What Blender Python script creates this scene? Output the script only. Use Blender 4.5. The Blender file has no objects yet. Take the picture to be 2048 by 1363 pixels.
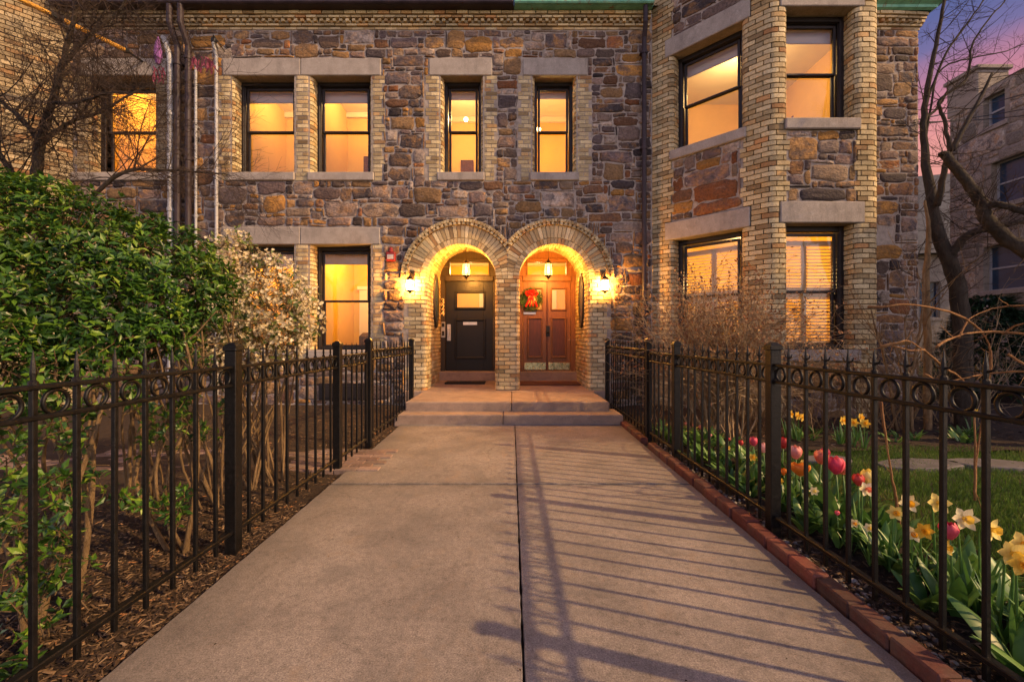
import bpy, math, random
import numpy as np
from mathutils import Vector, Matrix, noise as mnoise
R=math.radians
C=bpy.context.scene.collection
PI=math.pi
CX,CY,F,H=1022.0,677.0,850.0,1.2
YF=7.671
def at(px,py,Y):
    return Vector(((px-CX)/F*Y, Y, H-(py-CY)/F*Y))
def gx(px,Y): return (px-CX)/F*Y

# ------------------------------------------------------------------ mesh collecting
class MB:
    def __init__(s): s.v=[]; s.f=[]; s.r=[]; s.m=[]
    def add(s,vs,fs,r=.5,m=0):
        b=len(s.v); s.v.extend(vs)
        for f in fs:
            s.f.append(tuple(i+b for i in f)); s.r.append(r); s.m.append(m)
    def quad(s,a,b,c,d,r=.5,m=0): s.add([a,b,c,d],[(0,1,2,3)],r,m)
    def box(s,x0,x1,y0,y1,z0,z1,r=.5,m=0,fr=None,ch=0.0):
        P=fr or (lambda u,v,z:(u,v,z))
        if ch<=0:
            vs=[P(x,y,z) for x in (x0,x1) for y in (y0,y1) for z in (z0,z1)]
            s.add(vs,[(0,1,3,2),(4,6,7,5),(0,4,5,1),(2,3,7,6),(0,2,6,4),(1,5,7,3)],r,m); return
        c=min(ch,(x1-x0)*.45,(y1-y0)*.45,(z1-z0)*.45)
        vs=[];idx={}
        for i,x in enumerate((x0,x1)):
            for j,y in enumerate((y0,y1)):
                for k,z in enumerate((z0,z1)):
                    sx=c*(1-2*i);sy=c*(1-2*j);sz=c*(1-2*k)
                    for a,q in enumerate(((x,y+sy,z+sz),(x+sx,y,z+sz),(x+sx,y+sy,z))):
                        idx[i,j,k,a]=len(vs);vs.append(P(*q))
        fs=[]
        for i in (0,1):
            fs.append(tuple(idx[i,j,k,0] for j,k in ((0,0),(0,1),(1,1),(1,0))))
            fs.append(tuple(idx[j,i,k,1] for j,k in ((0,0),(0,1),(1,1),(1,0))))
            fs.append(tuple(idx[j,k,i,2] for j,k in ((0,0),(0,1),(1,1),(1,0))))
        for i in (0,1):
            for j in (0,1):
                fs.append((idx[i,j,0,0],idx[i,j,1,0],idx[i,j,1,1],idx[i,j,0,1]))
                fs.append((idx[i,0,j,0],idx[i,1,j,0],idx[i,1,j,2],idx[i,0,j,2]))
                fs.append((idx[0,i,j,1],idx[1,i,j,1],idx[1,i,j,2],idx[0,i,j,2]))
                for k in (0,1): fs.append((idx[i,j,k,0],idx[i,j,k,1],idx[i,j,k,2]))
        s.add(vs,fs,r,m)
    def tube(s,pts,rad,n=6,r=.5,m=0,cap=True):
        pts=[Vector(p) for p in pts]; k=len(pts)
        if not hasattr(rad,'__len__'): rad=[rad]*k
        t=(pts[1]-pts[0]).normalized()
        a=t.cross(Vector((0,0,1)))
        if a.length<.05: a=t.cross(Vector((1,0,0)))
        a.normalize(); vs=[]
        for i,p in enumerate(pts):
            if 0<i<k-1: t=(pts[i+1]-pts[i-1])
            elif i==0: t=pts[1]-pts[0]
            else: t=pts[i]-pts[i-1]
            if t.length<1e-9: t=Vector((0,0,1))
            t.normalize(); a=(a-t*a.dot(t))
            if a.length<1e-6: a=t.orthogonal()
            a.normalize(); b=t.cross(a)
            for j in range(n):
                q=2*PI*j/n; vs.append(p+(a*math.cos(q)+b*math.sin(q))*rad[i])
        fs=[(i*n+j,i*n+(j+1)%n,(i+1)*n+(j+1)%n,(i+1)*n+j) for i in range(k-1) for j in range(n)]
        if cap: fs+= [tuple(range(n))[::-1],tuple((k-1)*n+j for j in range(n))]
        s.add(vs,fs,r,m)
    def lathe(s,c,prof,n=12,r=.5,m=0,a0=0.0,cap=True):
        c=Vector(c); vs=[]
        for rr,z in prof:
            for j in range(n):
                q=2*PI*j/n+a0; vs.append((c.x+rr*math.cos(q),c.y+rr*math.sin(q),c.z+z))
        k=len(prof)
        fs=[(i*n+j,i*n+(j+1)%n,(i+1)*n+(j+1)%n,(i+1)*n+j) for i in range(k-1) for j in range(n)]
        if cap: fs+=[tuple(range(n))[::-1],tuple((k-1)*n+j for j in range(n))]
        s.add(vs,fs,r,m)
    def torus(s,c,ax,R_,r_,n=18,k=6,m=0):
        c=Vector(c);ax=Vector(ax).normalized();a=ax.orthogonal().normalized();b=ax.cross(a);vs=[]
        for i in range(n):
            q=2*PI*i/n;d=a*math.cos(q)+b*math.sin(q)
            for j in range(k):
                w=2*PI*j/k; vs.append(c+d*(R_+r_*math.cos(w))+ax*(r_*math.sin(w)))
        fs=[(i*k+j,((i+1)%n)*k+j,((i+1)%n)*k+(j+1)%k,i*k+(j+1)%k) for i in range(n) for j in range(k)]
        s.add(vs,fs,.5,m)
def fix_normals(me):
    import bmesh
    bm=bmesh.new(); bm.from_mesh(me); bmesh.ops.recalc_face_normals(bm,faces=bm.faces); bm.to_mesh(me); bm.free()
def mesh(name,mb,mats,smooth=False,recalc=False):
    me=bpy.data.meshes.new(name)
    me.from_pydata([tuple(v) for v in mb.v],[],mb.f)
    if not isinstance(mats,(list,tuple)): mats=[mats]
    for m in mats: me.materials.append(m)
    n=len(me.polygons)
    at_=me.attributes.new('rnd','FLOAT','FACE'); at_.data.foreach_set('value',mb.r)
    me.polygons.foreach_set('material_index',mb.m)
    if smooth: me.polygons.foreach_set('use_smooth',[True]*n)
    me.update()
    if recalc: fix_normals(me)
    return me
def thing(name,label,cat,loc=(0,0,0),group=None,rz=0):
    o=bpy.data.objects.new(name,None); C.objects.link(o); o.location=loc; o.rotation_euler=(0,0,rz)
    o.empty_display_size=.1
    o['label']=label;o['category']=cat
    if group:o['group']=group
    return o
def tag(o,label,cat,group=None,kind=None):
    o['label']=label;o['category']=cat
    if group:o['group']=group
    if kind:o['kind']=kind
    return o
def obj(name,mb,mats,parent=None,smooth=False,local=False,label=None,recalc=False):
    me=mesh(name,mb,mats,smooth,recalc) if isinstance(mb,MB) else mb
    o=bpy.data.objects.new(name,me); C.objects.link(o)
    if parent is not None:
        o.parent=parent
        if parent.type=='EMPTY' and not local:
            o.matrix_parent_inverse=Matrix.Translation(-Vector(parent.location))
    if label:o['label']=label
    return o
def dup(root,loc,rz=0,label=None,group=None,scale=1.0,tilt=(0,0)):
    r=root.copy(); C.objects.link(r); r.location=loc; r.rotation_euler=(tilt[0],tilt[1],rz); r.scale=(scale,)*3
    if label:r['label']=label
    if group:r['group']=group
    for ch in root.children:
        c=ch.copy(); C.objects.link(c); c.parent=r
        for g in ch.children:
            d=g.copy(); C.objects.link(d); d.parent=c
    return r

# ------------------------------------------------------------------ materials
class NT:
    def __init__(s,name):
        s.mat=bpy.data.materials.new(name); s.mat.use_nodes=True
        s.t=s.mat.node_tree; s.n=s.t.nodes; s.l=s.t.links
        s.b=s.n['Principled BSDF']; s.out=s.n['Material Output']
        s.b.inputs['Specular IOR Level'].default_value=.3
        s._o=None
    def node(s,typ,**kw):
        n=s.n.new(typ)
        for k,v in kw.items(): setattr(n,k,v)
        return n
    def link(s,a,b): s.l.new(a,b)
    def co(s,scale=(1,1,1)):
        if s._o is None: s._o=s.node('ShaderNodeTexCoord').outputs['Object']
        if scale==(1,1,1): return s._o
        m=s.node('ShaderNodeMapping'); m.inputs['Scale'].default_value=scale; s.link(s._o,m.inputs['Vector']); return m.outputs[0]
    def noise(s,scale,detail=6,rough=.6,sc=(1,1,1),dist=0,out='Fac'):
        n=s.node('ShaderNodeTexNoise'); n.inputs['Scale'].default_value=scale; n.inputs['Detail'].default_value=detail
        n.inputs['Roughness'].default_value=rough; n.inputs['Distortion'].default_value=dist
        s.link(s.co(sc),n.inputs['Vector']); return n.outputs[out]
    def vor(s,scale,sc=(1,1,1),feature='F1',out='Distance',rand=1):
        n=s.node('ShaderNodeTexVoronoi',feature=feature); n.inputs['Scale'].default_value=scale; n.inputs['Randomness'].default_value=rand
        s.link(s.co(sc),n.inputs['Vector']); return n.outputs[out]
    def rnd(s):
        a=s.node('ShaderNodeAttribute',attribute_name='rnd'); return a.outputs['Fac']
    def ramp(s,fac,stops,interp='LINEAR'):
        n=s.node('ShaderNodeValToRGB'); cr=n.color_ramp; cr.interpolation=interp
        while len(cr.elements)<len(stops): cr.elements.new(.5)
        for e,(p,c) in zip(cr.elements,stops):
            e.position=p; e.color=(c,c,c,1) if not hasattr(c,'__len__') else (*c,1)
        s.link(fac,n.inputs[0]); return n.outputs[0]
    def mix(s,fac,a,b,mode='MIX'):
        n=s.node('ShaderNodeMix',data_type='RGBA',blend_type=mode)
        for sock,v in ((n.inputs[0],fac),(n.inputs[6],a),(n.inputs[7],b)):
            if hasattr(v,'is_output'): s.link(v,sock)
            elif hasattr(v,'__len__'): sock.default_value=(*v,1)
            else: sock.default_value=v if sock==n.inputs[0] else (v,v,v,1)
        return n.outputs[2]
    def math(s,op,a,b=0.0,clamp=False):
        n=s.node('ShaderNodeMath',operation=op,use_clamp=clamp)
        for sock,v in zip(n.inputs,(a,b)):
            if hasattr(v,'is_output'): s.link(v,sock)
            else: sock.default_value=v
        return n.outputs[0]
    def col(s,c):
        if hasattr(c,'is_output'): s.link(c,s.b.inputs['Base Color'])
        else: s.b.inputs['Base Color'].default_value=(*c,1)
    def rough(s,c):
        if hasattr(c,'is_output'): s.link(c,s.b.inputs['Roughness'])
        else: s.b.inputs['Roughness'].default_value=c
    def bump(s,h,strength=.5,dist=.01):
        n=s.node('ShaderNodeBump'); n.inputs['Strength'].default_value=strength; n.inputs['Distance'].default_value=dist
        s.link(h,n.inputs['Height']); s.link(n.outputs[0],s.b.inputs['Normal']); return n
    def translucent(s,c,f):
        tr=s.node('ShaderNodeBsdfTranslucent'); mx=s.node('ShaderNodeMixShader'); mx.inputs[0].default_value=f
        if hasattr(c,'is_output'): s.link(c,tr.inputs[0])
        else: tr.inputs[0].default_value=(*c,1)
        s.link(s.b.outputs[0],mx.inputs[1]); s.link(tr.outputs[0],mx.inputs[2]); s.link(mx.outputs[0],s.out.inputs[0])

def simple(name,c,rough=.6,var=.25,scale=8,bump=.0,metal=0,spec=None,bscale=30,rustc=None):
    t=NT(name); n=t.noise(scale,6,.65)
    k=t.ramp(n,[(.3,tuple(x*(1-var) for x in c)),(.7,tuple(min(1,x*(1+var)) for x in c))])
    if rustc: k=t.mix(t.ramp(t.noise(scale*1.7,8,.7),[(.55,0),(.72,.8)]),k,rustc)
    t.col(k); t.rough(t.ramp(n,[(.2,max(0,rough-.12)),(.8,min(1,rough+.12))])); t.b.inputs['Metallic'].default_value=metal
    if spec is not None: t.b.inputs['Specular IOR Level'].default_value=spec
    if bump: t.bump(t.noise(bscale,6,.7),bump,.006)
    return t.mat
def make_stone(name,cols,mul=1.0):
    t=NT(name); r=t.rnd()
    n=len(cols)
    base=t.ramp(r,[(i/n,tuple(x*mul for x in c)) for i,c in enumerate(cols)],'CONSTANT')
    r2=t.math('FRACT',t.math('MULTIPLY',r,37.7))
    big=t.noise(5.5,8,.68,dist=.6); fine=t.noise(26,8,.75); vein=t.noise(7,7,.7,(1,1,2.6),1.5)
    c=t.mix(t.math('MULTIPLY',t.ramp(big,[(.46,0),(.66,.75)]),t.ramp(r2,[(.35,0),(.6,1)])),base,(.33*mul,.165*mul,.045*mul))
    c=t.mix(t.math('MULTIPLY',t.ramp(t.noise(6.1,7,.66),[(.46,0),(.62,.85)]),r2),c,(.05*mul,.045*mul,.05*mul))
    c=t.mix(t.ramp(vein,[(.56,0),(.74,.45)]),c,(.38*mul,.32*mul,.28*mul))
    c=t.mix(1.0,c,t.ramp(fine,[(.25,.25),(.5,.95),(.78,1.6)]),'MULTIPLY')
    hv=t.ramp(r2,[(0,.62),(1,1.35)]); c=t.mix(1.0,c,hv,'MULTIPLY')
    t.col(c); t.rough(.85)
    h=t.math('ADD',t.math('MULTIPLY',t.noise(13,9,.72,(1,1,1.8)),1.0),t.math('MULTIPLY',t.vor(22,(1,1,1.7)),.35))
    t.bump(h,.9,.022); return t.mat
def make_brick(name,cols,mul=1.0,dirt=.5):
    t=NT(name); r=t.rnd(); n=len(cols)
    base=t.ramp(r,[(i/(n-1),tuple(x*mul for x in c)) for i,c in enumerate(cols)])
    r2=t.math('FRACT',t.math('MULTIPLY',r,53.3))
    c=t.mix(1.0,base,t.ramp(r2,[(0,.66),(1,1.22)]),'MULTIPLY')
    c=t.mix(1.0,c,t.ramp(t.noise(40,7,.7),[(.25,.55),(.55,1.0),(.8,1.2)]),'MULTIPLY')
    c=t.mix(t.ramp(t.noise(2.4,8,.7,(1,1,.5)),[(.5,0),(.72,dirt)]),c,(.10*mul,.085*mul,.06*mul))
    c=t.mix(t.ramp(t.noise(1.3,5,.7),[(.55,0),(.75,dirt*.6)]),c,(.12*mul,.12*mul,.05*mul))
    t.col(c); t.rough(.8); t.bump(t.noise(60,7,.75),.6,.005); return t.mat
SCOL=[(.36,.205,.06),(.05,.042,.046),(.235,.105,.045),(.38,.335,.30),(.30,.255,.225),(.062,.052,.055),(.30,.19,.085),(.20,.115,.065),(.09,.07,.062),(.28,.22,.165),(.115,.09,.09),(.20,.155,.14),(.155,.11,.082),(.25,.165,.085),(.17,.13,.13),(.085,.07,.075),(.235,.185,.16),(.17,.095,.055),(.13,.10,.085),(.26,.21,.18),(.27,.185,.10),(.18,.135,.125),(.145,.12,.125),(.12,.085,.065),(.32,.28,.26),(.19,.145,.13)]
M={}
M['stone']=make_stone('rubble_stone',[(1.12*r**1.12,1.04*g**1.12,.95*b**1.12) for r,g,b in SCOL])
M['stone_dark']=make_stone('rubble_stone_far',SCOL,.8)
BC=[(.26,.17,.085),(.46,.33,.17),(.53,.40,.22),(.58,.46,.275),(.55,.43,.25),(.49,.38,.23),(.54,.42,.24),(.60,.49,.31),(.52,.36,.17),(.44,.22,.09)]
M['brick']=make_brick('buff_brick',[(r*.97,g*.99,b*.94) for r,g,b in BC],1.0,.45)
M['brick_shaded']=make_brick('buff_brick_stained_shaded',BC,.62,.8)  # darker copy of the buff brick: weaker light put into its colour, plus stains
M['kerbbrick']=make_brick('red_brick',[(.085,.03,.024),(.15,.042,.03),(.19,.056,.038),(.12,.045,.036),(.165,.068,.052)],1.0,.75)
M['mortar']=simple('pale_mortar',(.30,.255,.215),.9,.35,14,.7)
M['mortar_dark']=simple('dark_mortar',(.115,.088,.062),.9,.35,20,.5)
def limestone():
    t=NT('limestone'); c=t.ramp(t.noise(6,8,.7),[(.3,(.27,.235,.20)),(.7,(.39,.345,.30))])
    c=t.mix(t.ramp(t.noise(3.5,8,.75,(1,1,.35)),[(.5,0),(.7,.6)]),c,(.15,.13,.115)); c=t.mix(t.ramp(t.noise(9,8,.8),[(.56,0),(.66,.5)]),c,(.48,.44,.39))
    c=t.mix(1.0,c,t.ramp(t.noise(90,4,.7),[(.3,.75),(.7,1.15)]),'MULTIPLY')
    t.col(c); t.rough(.85); t.bump(t.noise(45,7,.75),.5,.006); return t.mat
M['lime']=limestone()
M['frame']=simple('dark_window_paint',(.016,.012,.012),.45,.4,12,.15)
M['iron']=simple('black_iron_paint',(.0045,.004,.0038),.42,.5,30,.35,spec=.25,bscale=70,rustc=(.02,.011,.007))
M['gutter']=simple('brown_gutter_paint',(.030,.020,.024),.5,.4,6,.2)
M['copper']=None
def copper():
    t=NT('verdigris_copper'); c=t.ramp(t.noise(5,8,.7,(1,1,.4)),[(.3,(.10,.30,.22)),(.6,(.20,.50,.38)),(.8,(.30,.58,.47))])
    c=t.mix(t.ramp(t.noise(3,7,.75,(3,3,.5)),[(.56,0),(.68,.85)]),c,(.22,.09,.035)); t.col(c); t.rough(.65); t.bump(t.noise(20),.2,.004); return t.mat
M['copper']=copper()
M['white']=simple('grey_white_conduit_paint',(.33,.335,.35),.5,.2,6,.1)
def concrete():
    t=NT('old_concrete')
    c=t.ramp(t.noise(1.6,9,.65),[(.3,(.165,.143,.125)),(.7,(.29,.25,.218))])
    c=t.mix(t.ramp(t.noise(4.5,8,.75,dist=.8),[(.50,0),(.70,.65)]),c,(.12,.102,.092))
    c=t.mix(t.ramp(t.noise(.9,6,.6),[(.5,0),(.7,.35)]),c,(.37,.315,.27))
    sp=t.noise(150,5,.85); c=t.mix(1.0,c,t.ramp(sp,[(.32,.32),(.5,1),(.68,1.7)]),'MULTIPLY'); c=t.mix(1.0,c,t.ramp(t.noise(32,7,.75),[(.32,.68),(.5,1),(.68,1.2)]),'MULTIPLY'); c=t.mix(t.ramp(t.noise(2.6,9,.72,dist=1.2),[(.56,0),(.66,.45)]),c,(.27,.20,.14))
    v=t.vor(95); c=t.mix(t.ramp(v,[(.05,.75),(.16,0)]),c,(.13,.10,.085))
    v2=t.vor(41); c=t.mix(t.ramp(v2,[(.035,.7),(.08,0)]),c,(.55,.48,.40))
    cr=t.node('ShaderNodeTexVoronoi',feature='DISTANCE_TO_EDGE'); cr.inputs['Scale'].default_value=.55
    mp=t.node('ShaderNodeMix',data_type='VECTOR'); mp.inputs[0].default_value=.25
    nn=t.node('ShaderNodeTexNoise'); nn.inputs['Scale'].default_value=3; nn.inputs['Detail'].default_value=8
    t.link(t.co(),nn.inputs['Vector']); t.link(t.co(),mp.inputs[4]); t.link(nn.outputs['Color'],mp.inputs[5]); t.link(mp.outputs[1],cr.inputs['Vector'])
    c=t.mix(t.math('MULTIPLY',t.ramp(cr.outputs['Distance'],[(.0010,.8),(.0035,0)]),t.ramp(t.noise(.8,3),[(.5,0),(.6,1)])),c,(.10,.085,.075))
    sx=t.node('ShaderNodeSeparateXYZ'); t.link(t.co(),sx.inputs[0]); ax=t.math('ABSOLUTE',sx.outputs[0])
    ed=t.math('ADD',ax,t.math('MULTIPLY',t.noise(2.2,7,.7),.55))
    mr=t.node('ShaderNodeMapRange'); mr.inputs[1].default_value=1.38; mr.inputs[2].default_value=1.86; mr.inputs[3].default_value=0; mr.inputs[4].default_value=.65; t.link(ed,mr.inputs[0]); c=t.mix(mr.outputs[0],c,(.10,.085,.07))
    dj=t.math('ABSOLUTE',t.math('SUBTRACT',sx.outputs[1],3.513)); mj=t.node('ShaderNodeMapRange'); mj.inputs[1].default_value=.015; mj.inputs[2].default_value=.11; mj.inputs[3].default_value=.7; mj.inputs[4].default_value=0; t.link(dj,mj.inputs[0]); c=t.mix(t.math('MULTIPLY',mj.outputs[0],t.ramp(t.noise(5,8,.75),[(.42,0),(.58,1)])),c,(.09,.08,.072))
    c=t.mix(t.ramp(t.noise(1.15,9,.72,dist=1.5),[(.50,0),(.62,.42)]),c,(.135,.122,.112))
    t.col(c); t.rough(.9)
    h=t.math('ADD',t.noise(120,6,.8),t.math('MULTIPLY',t.ramp(t.vor(70),[(.0,0),(.2,1)]),.4)); t.bump(h,.55,.006); return t.mat
M['concrete']=concrete()
def stepm():
    t=NT('step_stone'); c=t.ramp(t.noise(3,9,.68),[(.3,(.22,.155,.115)),(.7,(.36,.265,.20))])
    c=t.mix(t.ramp(t.noise(7,8,.75,(.7,.7,2)),[(.5,0),(.75,.6)]),c,(.12,.10,.095))
    c=t.mix(1.0,c,t.ramp(t.noise(150,4,.8),[(.25,.65),(.75,1.3)]),'MULTIPLY'); t.col(c); t.rough(.85); t.bump(t.noise(70,7,.75),.5,.006); return t.mat
M['step']=stepm()
def wood(name,c1,c2,rough=.4):
    t=NT(name); g=t.noise(9,9,.65,(6,6,.45),.8); t.col(t.mix(1.0,t.ramp(g,[(.3,c1),(.7,c2)]),t.ramp(t.noise(70,5,.7,(1,1,.12)),[(.3,.7),(.7,1.15)]),'MULTIPLY')); t.rough(rough); t.b.inputs['Specular IOR Level'].default_value=.4; t.bump(g,.15,.003); return t.mat
M['oak']=wood('red_brown_door_wood',(.118,.046,.014),(.235,.097,.03))
M['oakdark']=wood('dark_panel_wood',(.055,.016,.006),(.12,.036,.012))
M['blackdoor']=simple('black_door_paint',(.007,.006,.005),.42,.3,6,.15,spec=.3)
M['vestwood']=wood('dark_frame_wood',(.02,.014,.008),(.045,.030,.016),.45)
M['brass']=simple('brass',(.80,.60,.30),.35,.15,20,0,metal=.25)
M['plate']=simple('mottled_kick_plate',(.40,.40,.24),.28,.45,14,.1,metal=.9)
M['steel']=simple('satin_steel',(.52,.50,.47),.35,.12,20,0,metal=.8)
M['lanternmetal']=simple('lantern_bronze',(.05,.034,.02),.4,.3,20,.1,metal=.6)
def emis(name,c,s,base=(.8,.8,.8)):
    t=NT(name); t.col(base); t.b.inputs['Emission Color'].default_value=(*c,1); t.b.inputs['Emission Strength'].default_value=s; return t.mat
def lglass(name,c,s,f):
    t=NT(name); e=t.node('ShaderNodeEmission'); e.inputs[0].default_value=(*c,1); e.inputs[1].default_value=s; tr=t.node('ShaderNodeBsdfTransparent'); m=t.node('ShaderNodeMixShader'); m.inputs[0].default_value=f
    t.link(tr.outputs[0],m.inputs[1]); t.link(e.outputs[0],m.inputs[2]); t.link(m.outputs[0],t.out.inputs[0]); return t.mat
M['lampglass']=lglass('lit_lamp_glass',(1,.74,.30),9.0,.35); M['lanternglass']=lglass('lit_lantern_glass',(1,.66,.2),3.5,.3)
M['bulb']=emis('lit_bulb',(1,.70,.32),30.0)
M['downlight']=emis('lit_ceiling_lamp',(1,.72,.36),14.0)
def glass():
    t=NT('window_glass'); gl=t.node('ShaderNodeBsdfGlossy'); gl.inputs['Roughness'].default_value=.02; gl.inputs[0].default_value=(.9,.93,1,1)
    tr=t.node('ShaderNodeBsdfTransparent'); tr.inputs[0].default_value=(.94,.95,.93,1); mx=t.node('ShaderNodeMixShader'); fr=t.node('ShaderNodeFresnel'); fr.inputs[0].default_value=1.5
    b=t.node('ShaderNodeBump'); b.inputs['Strength'].default_value=.04; b.inputs['Distance'].default_value=.02; t.link(t.noise(2.0,2),b.inputs['Height']); t.link(b.outputs[0],gl.inputs['Normal'])
    k=t.math('ADD',t.math('MULTIPLY',fr.outputs[0],.85),.01,True); t.link(k,mx.inputs[0]); t.link(tr.outputs[0],mx.inputs[1]); t.link(gl.outputs[0],mx.inputs[2]); t.link(mx.outputs[0],t.out.inputs[0]); return t.mat
M['glass']=glass()
M['darkglass']=simple('dark_far_glass',(.03,.055,.10),.15,.3,1.5,0,spec=.3)
M['room']=simple('peach_room_paint',(.78,.53,.19),.8,.06,2,0); M['roomgold']=simple('golden_room_paint',(.82,.52,.08),.8,.06,2,0)
M['roomwhite']=simple('white_ceiling_paint',(.82,.76,.66),.8,.04,2,0)
M['floorwood']=simple('room_floor_wood',(.25,.13,.06),.5,.3,5,0)
def shade():
    t=NT('shade_fabric'); t.col((.62,.56,.54)); t.rough(.9); t.translucent((.6,.5,.4),.25); return t.mat
M['shade']=shade()
M['slat']=NT('white_slat_paint'); M['slat'].col((.62,.50,.33)); M['slat'].translucent((.8,.55,.25),.22); M['slat']=M['slat'].mat
M['sofa']=simple('dark_sofa_cloth',(.10,.05,.02),.9,.3,9,0)
def leaf(name,stops,f=.28,rough=.38,spec=.45):
    t=NT(name); c=t.ramp(t.rnd(),stops); c=t.mix(1.0,c,t.ramp(t.noise(3,4),[(.3,.75),(.7,1.2)]),'MULTIPLY'); t.col(c); t.rough(rough); t.b.inputs['Specular IOR Level'].default_value=spec; t.translucent(c,f); return t.mat
M['hedge']=leaf('evergreen_leaf',[(0,(.013,.045,.008)),(.45,(.038,.105,.011)),(.75,(.10,.20,.017)),(1,(.24,.33,.035))])
M['sprig']=leaf('blossom_shrub_leaf',[(0,(.05,.085,.015)),(.6,(.11,.15,.03)),(1,(.24,.25,.05))],.3,.5)
M['blossom']=leaf('cream_blossom',[(0,(.38,.29,.11)),(.4,(.66,.54,.31)),(1,(.84,.76,.56))],.3,.7,.2)
M['redbud']=leaf('red_bud',[(0,(.16,.05,.02)),(.6,(.32,.14,.05)),(1,(.46,.28,.10))],.2,.6)
M['strap']=leaf('bulb_leaf',[(0,(.035,.10,.022)),(.5,(.075,.18,.035)),(1,(.15,.28,.06))],.25,.42)
M['grass']=leaf('lawn_blade',[(0,(.06,.11,.014)),(.5,(.11,.20,.025)),(.85,(.17,.25,.04)),(1,(.25,.23,.08))],.25,.6)
M['conifer']=leaf('conifer_needle',[(0,(.008,.028,.012)),(1,(.02,.06,.022))],.1,.6)
def bark(name,c1,c2,sc=14):
    t=NT(name); n=t.noise(sc,9,.7,(1,1,.35),.6); t.col(t.ramp(n,[(.32,c1),(.68,c2)])); t.rough(.9); t.bump(t.math('ADD',n,t.math('MULTIPLY',t.noise(34,8,.75,(1,1,.22),1.0),.8)),1.0,.03); return t.mat
M['bark']=bark('grey_bark',(.018,.014,.011),(.066,.052,.038))
M['twig']=bark('twig_bark',(.028,.018,.013),(.075,.05,.036),30)
M['stem']=bark('tan_stem_bark',(.10,.06,.028),(.27,.18,.09),22)
M['cane']=bark('orange_cane_bark',(.20,.085,.03),(.42,.23,.09),18)
M['redtwig']=bark('red_brown_twig_bark',(.18,.115,.06),(.44,.32,.18),25)
def mulch():
    t=NT('mulch_soil'); c=t.ramp(t.noise(30,9,.8),[(.3,(.018,.011,.007)),(.6,(.05,.032,.02)),(.8,(.11,.075,.045))]); t.col(c); t.rough(.95); t.bump(t.noise(45,8,.8),1.0,.02); return t.mat
M['mulch']=mulch()
def chip():
    t=NT('wood_chip'); t.col(t.ramp(t.rnd(),[(0,(.02,.012,.008)),(.5,(.06,.036,.02)),(.8,(.13,.08,.042)),(.95,(.25,.17,.10)),(1,(.30,.12,.04))])); t.rough(.9); return t.mat
M['chip']=chip()
M['lawn']=simple('lawn_soil',(.035,.045,.014),.95,.4,9,.6)
M['pebble']=NT('pebble'); _p=M['pebble']; _p.col(_p.ramp(_p.rnd(),[(0,(.07,.06,.055)),(.5,(.16,.135,.11)),(1,(.30,.26,.22))])); _p.rough(.75); M['pebble']=_p.mat
M['flag']=simple('bluestone_flag',(.11,.10,.098),.85,.3,5,.5)
M['paver']=make_brick('paver',[(.17,.11,.09),(.22,.15,.12),(.25,.18,.15),(.20,.14,.12)],1.0,.5)
M['red']=simple('alarm_red',(.24,.022,.02),.4,.1,9)
M['ribbon']=leaf('red_ribbon',[(0,(.27,.010,.010)),(1,(.48,.02,.02))],.15,.4)
M['wreath']=leaf('wreath_needle',[(0,(.015,.05,.014)),(1,(.05,.12,.03))],.1,.6)
M['yellow']=simple('yellow_pole_paint',(.50,.25,.03),.4,.15,7)
M['purple']=leaf('purple_cloth',[(0,(.16,.06,.24)),(1,(.33,.13,.40))],.3,.8)
M['pink']=leaf('pink_ribbon',[(0,(.22,.04,.075)),(1,(.42,.11,.15))],.3,.8)
M['blackplastic']=simple('black_plastic',(.01,.01,.01),.4,.2)
M['farstone']=None
def stucco():
    t=NT('rough_tan_stone'); c=t.ramp(t.noise(1.6,8,.7),[(.3,(.27,.235,.19)),(.7,(.38,.33,.27))]); c=t.mix(t.ramp(t.noise(5,8,.75,(1,1,2.5)),[(.5,0),(.7,.6)]),c,(.11,.085,.065)); t.col(c); t.rough(.9); t.bump(t.noise(6,9,.75,(1,1,2.2)),1.0,.05); return t.mat
M['stucco']=stucco()
M['farstone']=make_stone('grey_tan_far_stone',[(.30,.265,.21),(.38,.335,.27),(.25,.22,.175),(.34,.30,.245),(.42,.375,.31),(.28,.25,.21)])
M['slate']=simple('roof_slate',(.07,.075,.085),.6,.35,10,.3)
M['matdark']=simple('dark_mat',(.018,.014,.012),.95,.4,60,.8)
M['matbrown']=simple('brown_mat',(.11,.045,.022),.95,.4,60,.8)
M['soilgrey']=simple('grey_foundation',(.17,.15,.14),.9,.3,4,.6)
NISH,RAMPK,EXPO=1.5,7.5,.80
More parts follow.
